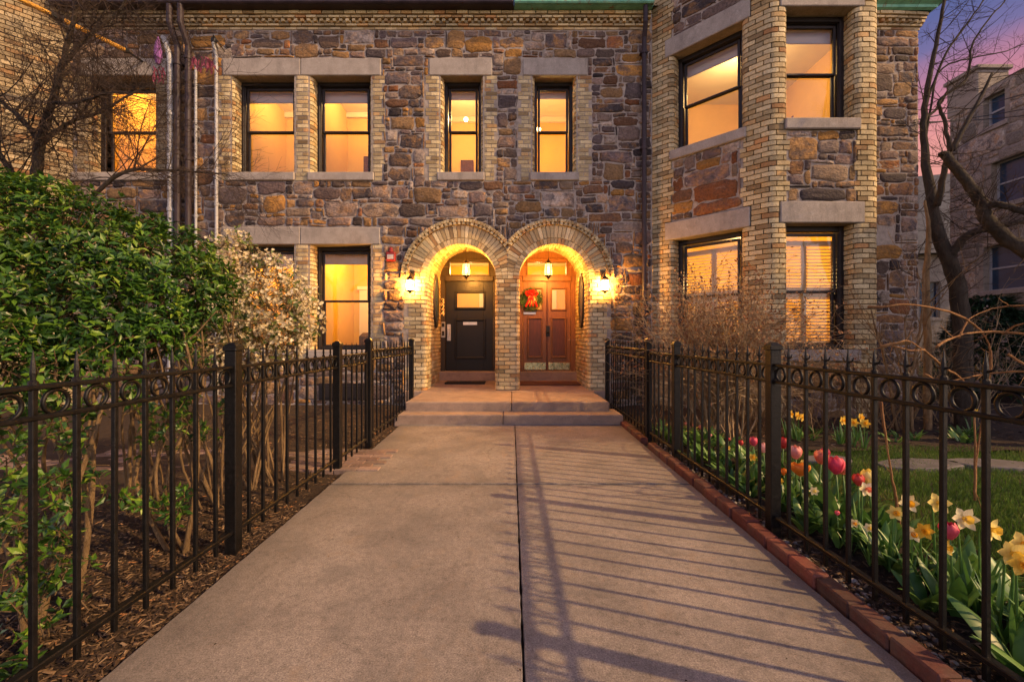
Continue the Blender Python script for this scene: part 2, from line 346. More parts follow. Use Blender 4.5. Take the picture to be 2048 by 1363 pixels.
# ------------------------------------------------------------------ masonry tools
def frame_of(p,d):
    d=Vector((d[0],d[1])).normalized(); i=Vector((-d.y,d.x))
    def P(u,v,z): return (p[0]+d.x*u+i.x*v, p[1]+d.y*u+i.y*v, z)
    return P
class Path:
    """walk with the outside on the right hand; corners rounded with radius r"""
    def __init__(s,pts,r=0.0,n=7):
        pts=[Vector(p) for p in pts]; rs=r if hasattr(r,'__len__') else [r]*len(pts)
        out=[pts[0]]; 
        for i in range(1,len(pts)-1):
            a,b,c=pts[i-1],pts[i],pts[i+1]; d0=(b-a).normalized(); d1=(c-b).normalized(); ang=math.acos(max(-1,min(1,d0.dot(d1)))); t=rs[i]*math.tan(ang/2)
            if rs[i]<=0 or ang<.02: out.append(b); continue
            p0=b-d0*t;p1=b+d1*t; sgn=1 if d0.x*d1.y-d0.y*d1.x>0 else -1
            cen=p0+Vector((-d0.y,d0.x))*rs[i]*sgn; v=p0-cen
            for k in range(n+1):
                q=ang*k/n*sgn; out.append(cen+Vector((v.x*math.cos(q)-v.y*math.sin(q),v.x*math.sin(q)+v.y*math.cos(q))))
        out.append(pts[-1]); s.p=out; s.s=[0]
        for a,b in zip(out,out[1:]): s.s.append(s.s[-1]+(b-a).length)
        s.L=s.s[-1]
        seg=[(b-a).normalized() for a,b in zip(out,out[1:])]
        s.t=[seg[0]]+[(seg[i]+seg[i+1]).normalized() for i in range(len(seg)-1)]+[seg[-1]]
    def ev(s,x):
        i=0
        while i<len(s.s)-2 and x>s.s[i+1]: i+=1
        w=(x-s.s[i])/max(1e-9,s.s[i+1]-s.s[i]); p=s.p[i].lerp(s.p[i+1],w); t=s.t[i].lerp(s.t[i+1],w).normalized()
        if (s.t[i]-s.t[i+1]).length<1e-4: t=s.t[i]
        return p,Vector((t.y,-t.x)),t
def brick(mb,path,s0,s1,z0,z1,proud,r,back=.03,ch=.004):
    t0=path.ev(s0)[2];t1=path.ev(s1)[2]; k=1 if (t0-t1).length<.02 else max(2,int((s1-s0)/.035))
    vs=[]
    for i in range(k+1):
        s=s0+(s1-s0)*i/k; sf=min(max(s,s0+ch),s1-ch)
        p,n,_=path.ev(s); q,nq,_=path.ev(sf)
        a=p-n*back; b=q+nq*proud
        vs+=[(a.x,a.y,z0),(b.x,b.y,z0+ch),(b.x,b.y,z1-ch),(a.x,a.y,z1)]
    fs=[]
    for i in range(k):
        o=i*4; fs+=[(o,o+4,o+5,o+1),(o+1,o+5,o+6,o+2),(o+2,o+6,o+7,o+3)]
    fs+=[(0,1,2,3),(k*4+3,k*4+2,k*4+1,k*4)]
    mb.add(vs,fs,r)
def brickrows(mb,path,z0,z1,incl,L=.21,Hc=.072,proud=.014,rng=random,jt=.0065,row0=0):
    n=max(1,round((z1-z0)/Hc)); h=(z1-z0)/n
    for k in range(n):
        za=z0+k*h+jt/2; zb=z0+(k+1)*h-jt/2; row=k+row0
        for a,b in incl(row,(za+zb)/2):
            if b-a<.03: continue
            cuts=[a]; x=math.floor(a/L)*L+(L/2 if row%2 else 0)-L
            while x<b-.045:
                if x>a+.045: cuts.append(x+rng.uniform(-.008,.008))
                x+=L
            cuts.append(b)
            for c0,c1 in zip(cuts,cuts[1:]):
                brick(mb,path,c0+jt/2,c1-jt/2,za,zb,proud+rng.uniform(-.003,.004),rng.random())
def stones(mb,P,u0,u1,z0,z1,free,seed,cell=.041,joint=.008,vb=0.0,big=1.0,bulge=.02):
    rng=random.Random(seed); nu=int(round((u1-u0)/cell)); nz=int(round((z1-z0)/cell)); cu=(u1-u0)/nu; cz=(z1-z0)/nz
    occ=[[not free(u0+(i+.5)*cu,z0+(j+.5)*cz) for i in range(nu)] for j in range(nz)]
    S=[]
    def ok(a,b,c,d): return a>=0 and c>=0 and b<=nu and d<=nz and not any(occ[y][x] for y in range(c,d) for x in range(a,b))
    def put(a,b,c,d):
        for y in range(c,d):
            for x in range(a,b): occ[y][x]=True
    area=nu*nz
    for tries,wr,hr,st in ((int(area*.10*big),(8,15),(4,7),2),(int(area*.35),(5,10),(3,5),1),(int(area*.5),(3,7),(2,4),1)):
        for _ in range(tries):
            w,h=rng.randint(*wr),rng.randint(*hr); a=rng.randrange(0,nu); c=rng.randrange(0,nz)//st*st
            if ok(a,a+w,c,c+h): put(a,a+w,c,c+h); S.append([a,a+w,c,c+h])
    for j in range(nz):
        for i in range(nu):
            if occ[j][i]: continue
            a=1
            while a<7 and i+a<nu and not occ[j][i+a]: a+=1
            h=1
            while h<4 and ok(i,i+a,j,j+h+1): h+=1
            put(i,i+a,j,j+h); S.append([i,i+a,j,j+h])
    # thin left-over slivers join a neighbour where the edges match
    alive=True
    for q in sorted(S,key=lambda q:(q[1]-q[0])*(q[3]-q[2])):
        if min(q[1]-q[0],q[3]-q[2])>1: continue
        for o in S:
            if o is q or o[0]<0: continue
            if o[2]==q[2] and o[3]==q[3] and (o[1]==q[0] or o[0]==q[1]) and max(o[1],q[1])-min(o[0],q[0])<17: o[0]=min(o[0],q[0]);o[1]=max(o[1],q[1]); q[0]=-9; break
            if o[0]==q[0] and o[1]==q[1] and (o[3]==q[2] or o[2]==q[3]) and max(o[3],q[3])-min(o[2],q[2])<9: o[2]=min(o[2],q[2]);o[3]=max(o[3],q[3]); q[0]=-9; break
    for a,b,c,d in S:
        if a<0 or (b-a)*(d-c)<2: continue
        stone1(mb,P,u0+a*cu,u0+b*cu,z0+c*cz,z0+d*cz,rng,joint,vb,bulge)
def stone1(mb,P,a,b,c,d,rng,joint=.010,vb=0.0,bulge=.026):
    cu_,cz_=(a+b)/2,(c+d)/2; hx=max(.012,(b-a)/2-joint); hz=max(.012,(d-c)/2-joint)
    n=20; pw=rng.uniform(.22,.6); r=rng.random(); off=rng.uniform(0,.012); tl=rng.uniform(-.12,.12); sk=rng.uniform(-.12,.12)
    jit=[rng.uniform(-1,1)*min(.02,hx*.2,hz*.2) for _ in range(n)]
    rough=1.0
    if c<2.5 and (1.72<cu_<2.5 or -2.35<cu_<-1.85) and P is PW: rough=2.2; bulge*=2.2
    dep=bulge*rng.uniform(.5,1.25)
    vs=[]
    rings=((1.0,.014,0),(.985,-.010,0),(.90,-.6,1),(.62,-.95,1),(.3,-1.05,1))
    for sc,dv,rel in rings:
        for k in range(n):
            t=2*PI*(k+.5)/n; ct,st=math.cos(t),math.sin(t)
            x=math.copysign(abs(ct)**pw,ct)*(hx*sc+(jit[k] if sc>.8 else 0)); z=math.copysign(abs(st)**pw,st)*(hz*sc+(jit[(k+7)%n] if sc>.8 else 0))
            x+=sk*z*.5
            u=cu_+x; zz=cz_+z+tl*x*.18
            w=mnoise.noise_vector(Vector((u*2.6,zz*2.6,3.1)))*.026; u+=w.x; zz+=w.y
            v=vb+(dv if not rel else dv*dep-off)
            if rel:
                v+=-.012*rough*mnoise.noise(Vector((u*9,zz*11,r*50)))-.008*rough*mnoise.noise(Vector((u*22,zz*25,r*80)))
            vs.append(P(u,v,zz))
    fs=[]
    for q in range(len(rings)-1):
        for k in range(n): fs.append((q*n+k,q*n+(k+1)%n,(q+1)*n+(k+1)%n,(q+1)*n+k))
    m=(len(rings)-1)*n; cx_=[sum(vs[m+k][t] for k in range(n))/n for t in range(3)]
    vs.append(tuple(cx_)); fs+=[(m+k,m+(k+1)%n,len(vs)-1) for k in range(n)]
    mb.add(vs,fs,r)
def backing(mb,P,u0,u1,z0,z1,holes,v=0.0):
    us=sorted({u0,u1,*[max(u0,min(u1,x)) for h in holes for x in h[:2]]}); zs=sorted({z0,z1,*[max(z0,min(z1,x)) for h in holes for x in h[2:]]})
    for a,b in zip(us,us[1:]):
        for c,d in zip(zs,zs[1:]):
            m,k=(a+b)/2,(c+d)/2
            if any(h[0]<m<h[1] and h[2]<k<h[3] for h in holes): continue
            mb.quad(P(a,v,c),P(b,v,c),P(b,v,d),P(a,v,d))

# ------------------------------------------------------------------ windows
ROOMS=[]
def window(parent,P,u0,u1,z0,z1,rec=.2,cas=.06,lint=None,sill=None,label=None,shade_h=.0,room=None,zm=None,blind=False,sillv=.05,power=55,lamp=None,wall='room'):
    f=MB(); v0,v1=rec,rec+.15
    def ring(mb,a,b,c,d,w,va,vb,ch=.006):
        mb.box(a,a+w,va,vb,c,d,fr=P,ch=ch); mb.box(b-w,b,va,vb,c,d,fr=P,ch=ch)
        mb.box(a+w,b-w,va,vb,d-w,d,fr=P,ch=ch); mb.box(a+w,b-w,va,vb,c,c+w*.75,fr=P,ch=ch)
    ring(f,u0-.02,u1+.02,z0-.002,z1+.02,cas+.02,v0,v1)
    ring(f,u0+cas*.7,u1-cas*.7,z0+.012,z1-cas*.7,.03,v0+.028,v1)
    w=obj('window',f,M['frame'],parent,label=label)
    a,b=u0+cas+.024,u1-cas-.024; c,d=z0+cas*.75+.01,z1-cas-.024
    zm=zm or (c+d)/2
    for (e,g,va) in ((zm-.02,d,v0+.045),(c,zm+.02,v0+.085)):
        s=MB(); sw=.042; ring(s,a,b,e,g,sw,va,va+.038,.005)
        so=obj('sash',s,M['frame'],w)
        p=MB(); va2=va+.02
        p.quad(P(a+sw,va2,e+sw*.75),P(b-sw,va2,e+sw*.75),P(b-sw,va2,g-sw),P(a+sw,va2,g-sw)); obj('pane',p,M['glass'],w)
    l=MB(); 
    for (x0,x1,y0,y1) in (lint or []): l.box(x0,x1,-.026,rec+.02,y0,y1,fr=P,ch=.012)
    if lint: obj('lintel',l,M['lime'],w)
    if sill:
        s=MB(); s.box(sill[0],sill[1],-sillv,rec+.10,sill[2],sill[3]-.004,fr=P,ch=.014); obj('sill',s,M['lime'],w)
    # reveal lining behind the bricks
    rv=MB(); e=.032
    rv.quad(P(u0-e,0,z0),P(u0-e,v1,z0),P(u0-e,v1,z1),P(u0-e,0,z1)); rv.quad(P(u1+e,0,z0),P(u1+e,v1,z0),P(u1+e,v1,z1),P(u1+e,0,z1))
    rv.quad(P(u0-e,0.03,z1+.03),P(u1+e,0.03,z1+.03),P(u1+e,v1,z1+.03),P(u0-e,v1,z1+.03)); rv.quad(P(u0-e,0.03,z0-.006),P(u1+e,0.03,z0-.006),P(u1+e,v1,z0-.006),P(u0-e,v1,z0-.006))
    obj('reveal',rv,M['mortar_dark'],w)
    if shade_h:
        s=MB(); s.box(u0+.03,u1-.03,v1+.03,v1+.036,z1-cas-shade_h-.05,z1+.02,fr=P); s.box(u0+.03,u1-.03,v1+.022,v1+.044,z1-cas-shade_h-.075,z1-cas-shade_h-.05,fr=P,ch=.006); obj('roller_shade',s,M['shade'],w)
    if blind:
        s=MB(); mid=(u0+u1)/2; st=.055
        for (x0,x1) in ((u0+.03,mid),(mid,u1-.03)):
            for (y0,y1) in ((z0+.02,zm-.01),(zm+.01,z1-.18)):
                s.box(x0,x0+st*.8,v1+.03,v1+.06,y0,y1,fr=P,ch=.004); s.box(x1-st*.8,x1,v1+.03,v1+.06,y0,y1,fr=P,ch=.004)
                s.box(x0,x1,v1+.031,v1+.059,y0,y0+.07,fr=P); s.box(x0,x1,v1+.031,v1+.059,y1-.07,y1,fr=P)
                z=y0+.09
                while z<y1-.08:
                    s.add([P(x0+.04,v1+.012,z-.012),P(x1-.04,v1+.012,z-.012),P(x1-.04,v1+.050,z+.022),P(x0+.04,v1+.050,z+.022)],[(0,1,2,3)]); z+=.052
        obj('shutter',s,M['slat'],w)
    if room and wall=='room':
        s=MB(); q=.5*(u0+u1)-.1; s.box(q-.18,q+.12,rec+.15+room[1]-.06,rec+.15+room[1]-.02,z0+.75,z0+1.15,fr=P,ch=.01); obj('wall_picture',s,M['sofa'],w)
    if room:
        m,dp,zf,zc=room; r=MB(); A,B=u0-m,u1+m; V0=v1+.0; V1=v1+dp
        r.quad(P(A,V1,zf),P(B,V1,zf),P(B,V1,zc),P(A,V1,zc),m=0); r.quad(P(A,V0,zf),P(A,V1,zf),P(A,V1,zc),P(A,V0,zc)); r.quad(P(B,V0,zf),P(B,V1,zf),P(B,V1,zc),P(B,V0,zc))
        r.quad(P(A,V0,zc),P(B,V0,zc),P(B,V1,zc),P(A,V1,zc),m=1); r.quad(P(A,V0,zf),P(B,V0,zf),P(B,V1,zf),P(A,V1,zf),m=2)
        for (aa,bb,cc,dd) in ((A,u0-.02,zf,zc),(u1+.02,B,zf,zc),(u0-.02,u1+.02,z1+.02,zc),(u0-.02,u1+.02,zf,z0-.002)):
            if bb-aa>.01: r.quad(P(aa,V0+.002,cc),P(bb,V0+.002,cc),P(bb,V0+.002,dd),P(aa,V0+.002,dd))
        r.box(A,B,V1-.07,V1-.005,zc-.12,zc-.005,m=1,fr=P); r.box(A,B,V1-.03,V1-.005,zf,zf+.14,m=1,fr=P)
        ro=obj('room_interior',r,[M[wall],M['roomwhite'],M['floorwood']],w)
        u=(u0+u1)/2 if lamp is None else lamp[0]; vv=v1+dp*.45 if lamp is None else lamp[1]; zz=zc-.22 if lamp is None else lamp[2]
        lamp_at(P(u,vv,zz),power)
        if lamp is not None:
            s=MB(); s.lathe(P(u,vv,zz),[(.0,-.042),(.032,-.03),(.043,0),(.032,.03),(.0,.042)],14,cap=False); obj('ceiling_lamp',s,M['downlight'],w,smooth=True)
    return w
def lamp_at(p,power,col=(1,.60,.21),rad=.07):
    l=bpy.data.lights.new('room_light','POINT'); l.energy=power; l.color=col; l.shadow_soft_size=rad
    o=bpy.data.objects.new('room_light',l); C.objects.link(o); o.location=p; return o

# ------------------------------------------------------------------ the stone row house
rng=random.Random(5)
house=thing('stone_row_house','rubble stone row house with buff brick trim, twin entrance arches and corner bay','house',(0,YF,0))
PW=frame_of((0,YF),(1,0))      # u = x, v = depth behind the facade
ZU0,ZU1=4.196,5.938; ZL0,ZL1=1.0,2.897
W1=(-5.006,-3.935); W2=(-3.60,-2.55); W3=(-1.242,-.536); W4=(.415,1.150)
XL,XR=-5.86,7.34; CZ=6.755
A1,A2,RI,SP=-.903,.776,.632,2.275; XM=(A1+A2)/2
B0,B1,B2,B3=(2.55,YF),(3.874,6.32),(5.43,6.32),(6.4,YF)
def jamb_excl(w,z0,z1,l,ls,ss,lz=.307,sz=.153):
    """zones where no rubble goes: brick jambs, lintel, sill"""
    return [(w[0]-l,w[1]+l,z0-sz,z1),(ls[0],ls[1],z1,z1+lz),(ss[0],ss[1],z0-sz,z0)]
LZ=.31
exU=[(-5.27,-2.28,ZU0-.155,ZU1),(-5.19,-2.345,ZU1,ZU1+LZ),
     (-1.55,-.245,ZU0-.155,ZU1),(-1.475,-.338,ZU1,ZU1+LZ),(.125,1.46,ZU0-.155,ZU1),(.217,1.372,ZU1,ZU1+LZ),
     (-5.27,-2.28,ZL0-.17,ZL1),(-5.19,-2.36,ZL1,ZL1+LZ)]
def free_main(u,z):
    for a,b,c,d in exU:
        if a<u<b and c<z<d: return False
    if z<SP+.05 and -1.92<u<1.80: return False
    for a in (A1,A2):
        if (u-a)**2+(z-SP)**2<1.085**2: return False
    return True
st=MB(); stones(st,PW,XL,2.53,0.02,CZ,free_main,11)
stones(st,PW,6.37,XR,0.0,CZ,lambda u,z:not(6.37<u<6.93 and 2.92<z<3.24),12)
obj('rubble_stone_facing',st,M['stone'],house,smooth=True)
bk=MB()
holes=[(w[0]-.03,w[1]+.03,ZU0,ZU1+.03) for w in (W1,W2,W3,W4)]+[(w[0]-.03,w[1]+.03,ZL0,ZL1+.03) for w in (W1,W2)]+[(A1-.9,XM,-1,SP+.95),(XM,A2+.9,-1,SP+.95)]
backing(bk,PW,XL,2.56,-.1,7.1,holes,-.006); backing(bk,PW,6.3,XR,-.1,7.1,[],-.006)
def arch_wall(cx,x0,x1,zt):
    th=sorted({PI*i/24 for i in range(25)}|{math.atan2(zt-SP,x1-cx),math.atan2(zt-SP,x0-cx)})
    pr=[]
    for t in th:
        c,s=math.cos(t),math.sin(t); k=1e9
        if c>1e-6: k=min(k,(x1-cx)/c)
        if c<-1e-6: k=min(k,(x0-cx)/c)
        if s>1e-6: k=min(k,(zt-SP)/s)
        pr.append((PW(cx+(RI+.02)*c,.004,SP+(RI+.02)*s),PW(cx+k*c,.004,SP+k*s)))
    for a,b in zip(pr,pr[1:]): bk.quad(a[0],b[0],b[1],a[1])
arch_wall(A1,A1-.9,XM,SP+.95); arch_wall(A2,XM,A2+.9,SP+.95)
for a,b in ((A1-.9,A1-RI-.02),(A1+RI+.02,A2-RI-.02),(A2+RI+.02,A2+.9)): backing(bk,PW,a,b,-.1,SP,[],.02)
# end wall, rear and attic closing the block
bk.quad((XR,YF,-.1),(XR,15,-.1),(XR,15,7.1),(XR,YF,7.1)); bk.quad((XL-3,15,-.1),(XR,15,-.1),(XR,15,7.1),(XL-3,15,7.1))
obj('mortar_wall',bk,M['mortar'],house)

# brick jambs ------------------------------------------------------
br=MB()
def tooth(row,a=0.0,b=.055): return a if row%2 else b
def jambs(x0l,wl,z0,z1,seed):
    p=Path([(wl-x0l,YF),(wl,YF),(wl,YF+.235)],[0,.09,0]); brickrows(br,p,z0,z1,lambda k,z:[(tooth(k//2),p.L)],.19,rng=rng)
def jambr(wr,x0r,z0,z1):
    p=Path([(wr,YF+.235),(wr,YF),(wr+x0r,YF)],[0,.09,0]); brickrows(br,p,z0,z1,lambda k,z:[(0,p.L-tooth(k//2))],.19,rng=rng)
def pier(a,b,z0,z1):
    p=Path([(a,YF+.235),(a,YF),(b,YF),(b,YF+.235)],[0,.09,.09,0]); brickrows(br,p,z0,z1,lambda k,z:[(0,p.L)],.19,rng=rng)
def front(a,b,z0,z1,ta=0,tb=0):
    p=Path([(a,YF),(b,YF)]); brickrows(br,p,z0,z1,lambda k,z:[(tooth(k//2) if ta else 0,p.L-(tooth(k//2) if tb else 0))],.19,rng=rng)
for z0,z1,sz in ((ZU0,ZU1,.155),(ZL0,ZL1,.17)):
    jambs(.27,W1[0],z0,z1,0); jambr(W2[1],.28,z0,z1); pier(W1[1],W2[0],z0,z1)
    front(W1[0]-.27,W1[0]-.06,z0-sz,z0,1); front(W2[1]+.09,W2[1]+.28,z0-sz,z0,0,1); front(W1[1]+.05,W2[0]-.05,z0-sz,z0)
for w,l,r_ in ((W3,.30,.29),(W4,.29,.31)):
    jambs(l,w[0],ZU0,ZU1,0); jambr(w[1],r_,ZU0,ZU1); front(w[0]-l,w[0]-.09,ZU0-.155,ZU0,1); front(w[1]+.07,w[1]+r_,ZU0-.155,ZU0,0,1)
YD=9.2; PZ=.285
# entrance piers
def zz(k): return 0.075 if (k//3)%2 else 0
pl=Path([(-1.93,YF),(A1-RI,YF),(A1-RI,YD-.02)],[0,.05,0]); brickrows(br,pl,.02,SP,lambda k,z:[(zz(k),pl.L)],.205,.075,rng=rng)
pc=Path([(A1+RI,YD-.02),(A1+RI,YF),(A2-RI,YF),(A2-RI,YD-.02)],[0,.05,.05,0]); brickrows(br,pc,.02+.26,SP,lambda k,z:[(0,pc.L)],.205,.075,rng=rng)
pr_=Path([(A2+RI,YD-.02),(A2+RI,YF),(1.81,YF)],[0,.05,0]); brickrows(br,pr_,.02,SP,lambda k,z:[(0,pr_.L-zz(k))],.205,.075,rng=rng)
# above the spring the inner side walls go on up behind the arch ring
for cx in (A1,A2):
    for sx in (-1,1):
        x=cx+sx*RI; p=Path([(x,YF+.25),(x,YD-.02)]) if sx<0 else Path([(x,YD-.02),(x,YF+.25)]); brickrows(br,p,SP,2.46,lambda k,z:[(0,p.L)],.205,.075,rng=rng)
# arch rings
def radial(cx,r0,r1,v0,v1,n,side,half=.5,stag=0):
    for i in range(n):
        t0=PI*(i+.06)/n; t1=PI*(i+.94)/n; tm=(t0+t1)/2; rr=r1; c=math.cos(tm)
        lim=(XM-cx)/c if c*(XM-cx)>1e-6 else 9
        if lim<r0+.02: continue
        rr=min(r1,lim-.004); q=rng.random(); pv=v0-rng.uniform(0,.004)
        vs=[]
        for v,e in ((v1,0),(pv+.004,0),(pv,.004)):
            for (t,r_) in ((t0+e/r0,r0+e),(t0+e/rr,rr-e),(t1-e/rr,rr-e),(t1-e/r0,r0+e)): vs.append(PW(cx+r_*math.cos(t),v,SP+r_*math.sin(t)))
        br.add(vs,[(8,9,10,11)]+[(a*4+b,a*4+(b+1)%4,(a+1)*4+(b+1)%4,(a+1)*4+b) for a in (0,1) for b in range(4)],q)
for cx,s in ((A1,1),(A2,-1)):
    radial(cx,RI,RI+.105,-.016,.25,34,s); radial(cx,RI+.112,RI+.335,-.016,.05,38,s); radial(cx,RI+.342,RI+.385,-.03,.05,30,s)
    # tooth course and label mould
    radial(cx,RI+.39,RI+.442,-.075,.05,64,s)
    n=40
    for i in range(0,n):
        t0=PI*(i+.05)/n;t1=PI*(i+.62)/n; tm=(t0+t1)/2;c=math.cos(tm)
        if c*(XM-cx)>1e-6 and (XM-cx)/c<RI+.40: continue
        vs=[PW(cx+r_*math.cos(t),v,SP+r_*math.sin(t)) for v in (.02,-.068) for (t,r_) in ((t0,RI+.342),(t0,RI+.388),(t1,RI+.388),(t1,RI+.342))]
        br.add(vs,[(4,5,6,7),(0,1,5,4),(1,2,6,5),(2,3,7,6),(3,0,4,7)],rng.random())
    # vault of the porch
    for i in range(30):
        t0=PI*(i+.05)/30;t1=PI*(i+.95)/30; y=YF+.26+(.1 if i%2 else 0); last=YF+.25
        while last<YD-.03:
            e=min(y,YD-.02); e=e if e-last>.04 else last+.04
            vs=[]
            for rad in (RI+.03,RI):
                for (t,yy) in ((t0,last+.004),(t0,e-.004),(t1,e-.004),(t1,last+.004)): vs.append((cx+rad*math.cos(t),yy,2.45+rad*math.sin(t)))
            br.add(vs,[(4,5,6,7),(0,1,5,4),(1,2,6,5),(2,3,7,6),(3,0,4,7)],rng.random()); last=e; y=e+.205
# brick cornice with a dentil course
def cornice(path):
    full=lambda k,z:[(0,path.L)]
    brickrows(br,path,CZ,CZ+.052,full,.2,.052,.02,rng=rng); brickrows(br,path,CZ+.052,CZ+.10,full,.2,.048,.05,rng=rng,row0=1)
    x=.03
    while x<path.L-.08: brick(br,path,x,x+.062,CZ+.102,CZ+.155,.095,rng.random()); x+=.115
    brickrows(br,path,CZ+.158,CZ+.21,full,.2,.052,.105,rng=rng); brickrows(br,path,CZ+.21,CZ+.275,full,.2,.065,.13,rng=rng,row0=1)
    brickrows(br,path,CZ+.1,CZ+.158,full,.2,.058,.045,rng=rng)
cornice(Path([(XL,YF),(2.5,YF)])); cornice(Path([(6.45,YF),(XR+.02,YF),(XR+.02,YF+1.2)]))
# bay brickwork
d=(Vector(B1)-Vector(B0)).normalized(); inn=Vector((-d.y,d.x)); LA=(Vector(B1)-Vector(B0)).length
PA=frame_of(B0,d); PB=frame_of((0,6.32),(1,0))
a0,a1=.378,1.485; f0,f1=4.114,5.12
qa=lambda s,v=0: Vector(PA(s,v,0)[:2])
ZB=dict(l0=1.04,l1=2.92,u0=4.47,u1=6.13,top=8.1)
win_zones=[(ZB['l0'],ZB['l1']),(ZB['u0'],ZB['u1'])]
oth=[(.02,ZB['l0']-.2,0.0),(ZB['l0']-.2,ZB['l0'],.06),(ZB['l1'],ZB['l1']+.32,.13),(ZB['l1']+.32,ZB['u0']-.17,.0),(ZB['u0']-.17,ZB['u0'],.06),(ZB['u1'],ZB['u1']+.31,.13),(ZB['u1']+.31,ZB['top'],0.0)]
pA=Path([B0,qa(a0),qa(a0,.235)],[0,.08,0]); pB=Path([qa(a1,.235),qa(a1),B1,(f0,6.32),(f0,6.555)],[0,.08,.2,.08,0]); pC=Path([(f1,6.555),(f1,6.32),B2,B3],[0,.08,.2,0])
for z0,z1 in win_zones:
    for p in (pA,pB,pC): brickrows(br,p,z0,z1,lambda k,z:[(0,p.L)],.2,.0745,rng=rng)
pA2=Path([B0,qa(a0+.03)]); pB2=Path([qa(a1-.03),B1,(f0+.03,6.32)],[0,.2,0]); pC2=Path([(f1-.03,6.32),B2,B3],[0,.2,0])
for z0,z1,t in oth:
    tt=lambda k:(t+.03 if t else tooth(k//2,.0,.05))
    brickrows(br,pA2,z0,z1,lambda k,z:[(0,pA2.L-tt(k))],.2,.0745,rng=rng)
    brickrows(br,pB2,z0,z1,lambda k,z:[(tt(k),pB2.L-tt(k))],.2,.0745,rng=rng)
    brickrows(br,pC2,z0,z1,lambda k,z:[(tt(k),pC2.L)],.2,.0745,rng=rng)
obj('brick_trim',br,M['brick'],house)
bb=MB()
backing(bb,PA,-.02,LA,-.1,ZB['top'],[(a0-.03,a1+.03,z0,z1+.03) for z0,z1 in win_zones],.022)
backing(bb,PB,B1[0],B2[0],-.1,ZB['top'],[(f0-.03,f1+.03,z0,z1+.03) for z0,z1 in win_zones],.022)
PC=frame_of(B2,(Vector(B3)-Vector(B2))); backing(bb,PC,0,(Vector(B3)-Vector(B2)).length,-.1,ZB['top'],[],.022)
for cx in (A1,A2):
    for sx in (-1,1):
        x=cx+sx*(RI+.025); bb.quad((x,YF+.02,-.05),(x,YD+.1,-.05),(x,YD+.1,2.5),(x,YF+.02,2.5))
    for i in range(24):
        t0=PI*i/24;t1=PI*(i+1)/24; q=RI+.022
        bb.quad((cx+q*math.cos(t0),YF+.2,2.45+q*math.sin(t0)),(cx+q*math.cos(t0),YD+.1,2.45+q*math.sin(t0)),(cx+q*math.cos(t1),YD+.1,2.45+q*math.sin(t1)),(cx+q*math.cos(t1),YF+.2,2.45+q*math.sin(t1)))
obj('brick_bed',bb,M['mortar_dark'],house)
T=lambda u,z:True
for i,(z0,z1) in enumerate(((.0,ZB['l0']-.2),(ZB['l1']+.32,ZB['u0']-.17),(ZB['u1']+.31,ZB['top']))):
    for PP,ua,ub,sd_ in ((PA,a0,a1,40+i),(PB,f0,f1,50+i)):
        sb=MB(); stones(sb,PP,ua,ub,z0,z1,T,sd_,.05,vb=.008); PP_=PP; sb.quad(PP(ua-.02,.004,z0),PP(ub+.02,.004,z0),PP(ub+.02,.004,z1),PP(ua-.02,.004,z1),m=1); obj('stone_panel',sb,[M['stone'],M['mortar']],house,smooth=True)
# copper eave of the turret bay, gutters, roof
gt=MB(); gt.box(XL-2.2,.05,YF-.29,YF-.02,6.965+.07,7.17,ch=.02); gt.box(XL-2.2,.05,YF-.26,YF-.02,6.965+.065,7.05,ch=.01); obj('brown_gutter',gt,M['gutter'],house)
gg=MB(); gg.box(.055,2.5,YF-.30,YF-.02,7.035,7.19,ch=.02); gg.box(.055,2.5,YF-.22,YF-.02,7.03,7.10,ch=.01)
prof=[(.12,7.03),(.17,7.05),(.18,7.09),(.27,7.13),(.30,7.21),(.30,7.26),(.0,7.26)]
def sweep(mb,pts,prof):
    rows=[]
    for i,p in enumerate(pts):
        p=Vector(p); 
        dd=[(Vector(b)-Vector(a)).normalized() for a,b in ((pts[max(0,i-1)],pts[max(1,i)]),(pts[min(i,len(pts)-2)],pts[min(i+1,len(pts)-1)]))]
        n0,n1=[Vector((q.y,-q.x)) for q in dd]; n=(n0+n1).normalized(); n=n/max(.3,n.dot(n0))
        rows.append([(p.x+n.x*o,p.y+n.y*o,z) for o,z in prof])
    k=len(prof); vs=[v for r_ in rows for v in r_]
    mb.add(vs,[(i*k+j,(i+1)*k+j,(i+1)*k+j+1,i*k+j+1) for i in range(len(rows)-1) for j in range(k-1)])
sweep(gg,[(6.42,YF),(XR+.02,YF),(XR+.02,YF+2)],prof)
sweep(gg,[B0,B1,B2,B3],[(0,8.05),(.2,8.10),(.3,8.25),(.3,8.32),(-.2,8.34)])
obj('green_copper_gutter',gg,M['copper'],house)
rf=MB(); rf.quad((XL-2.2,YF-.1,7.13),(XR+.3,YF-.1,7.13),(XR+.3,12,8.6),(XL-2.2,12,8.6)); rf.quad((XL-2.2,15.2,7.13),(XR+.3,15.2,7.13),(XR+.3,12,8.6),(XL-2.2,12,8.6))
rf.add([(*B0,8.33),(*B1,8.33),(*B2,8.33),(*B3,8.33),(4.6,8.6,10.0)],[(0,1,4),(1,2,4),(2,3,4),(3,0,4)]); obj('roof',rf,M['slate'],house)
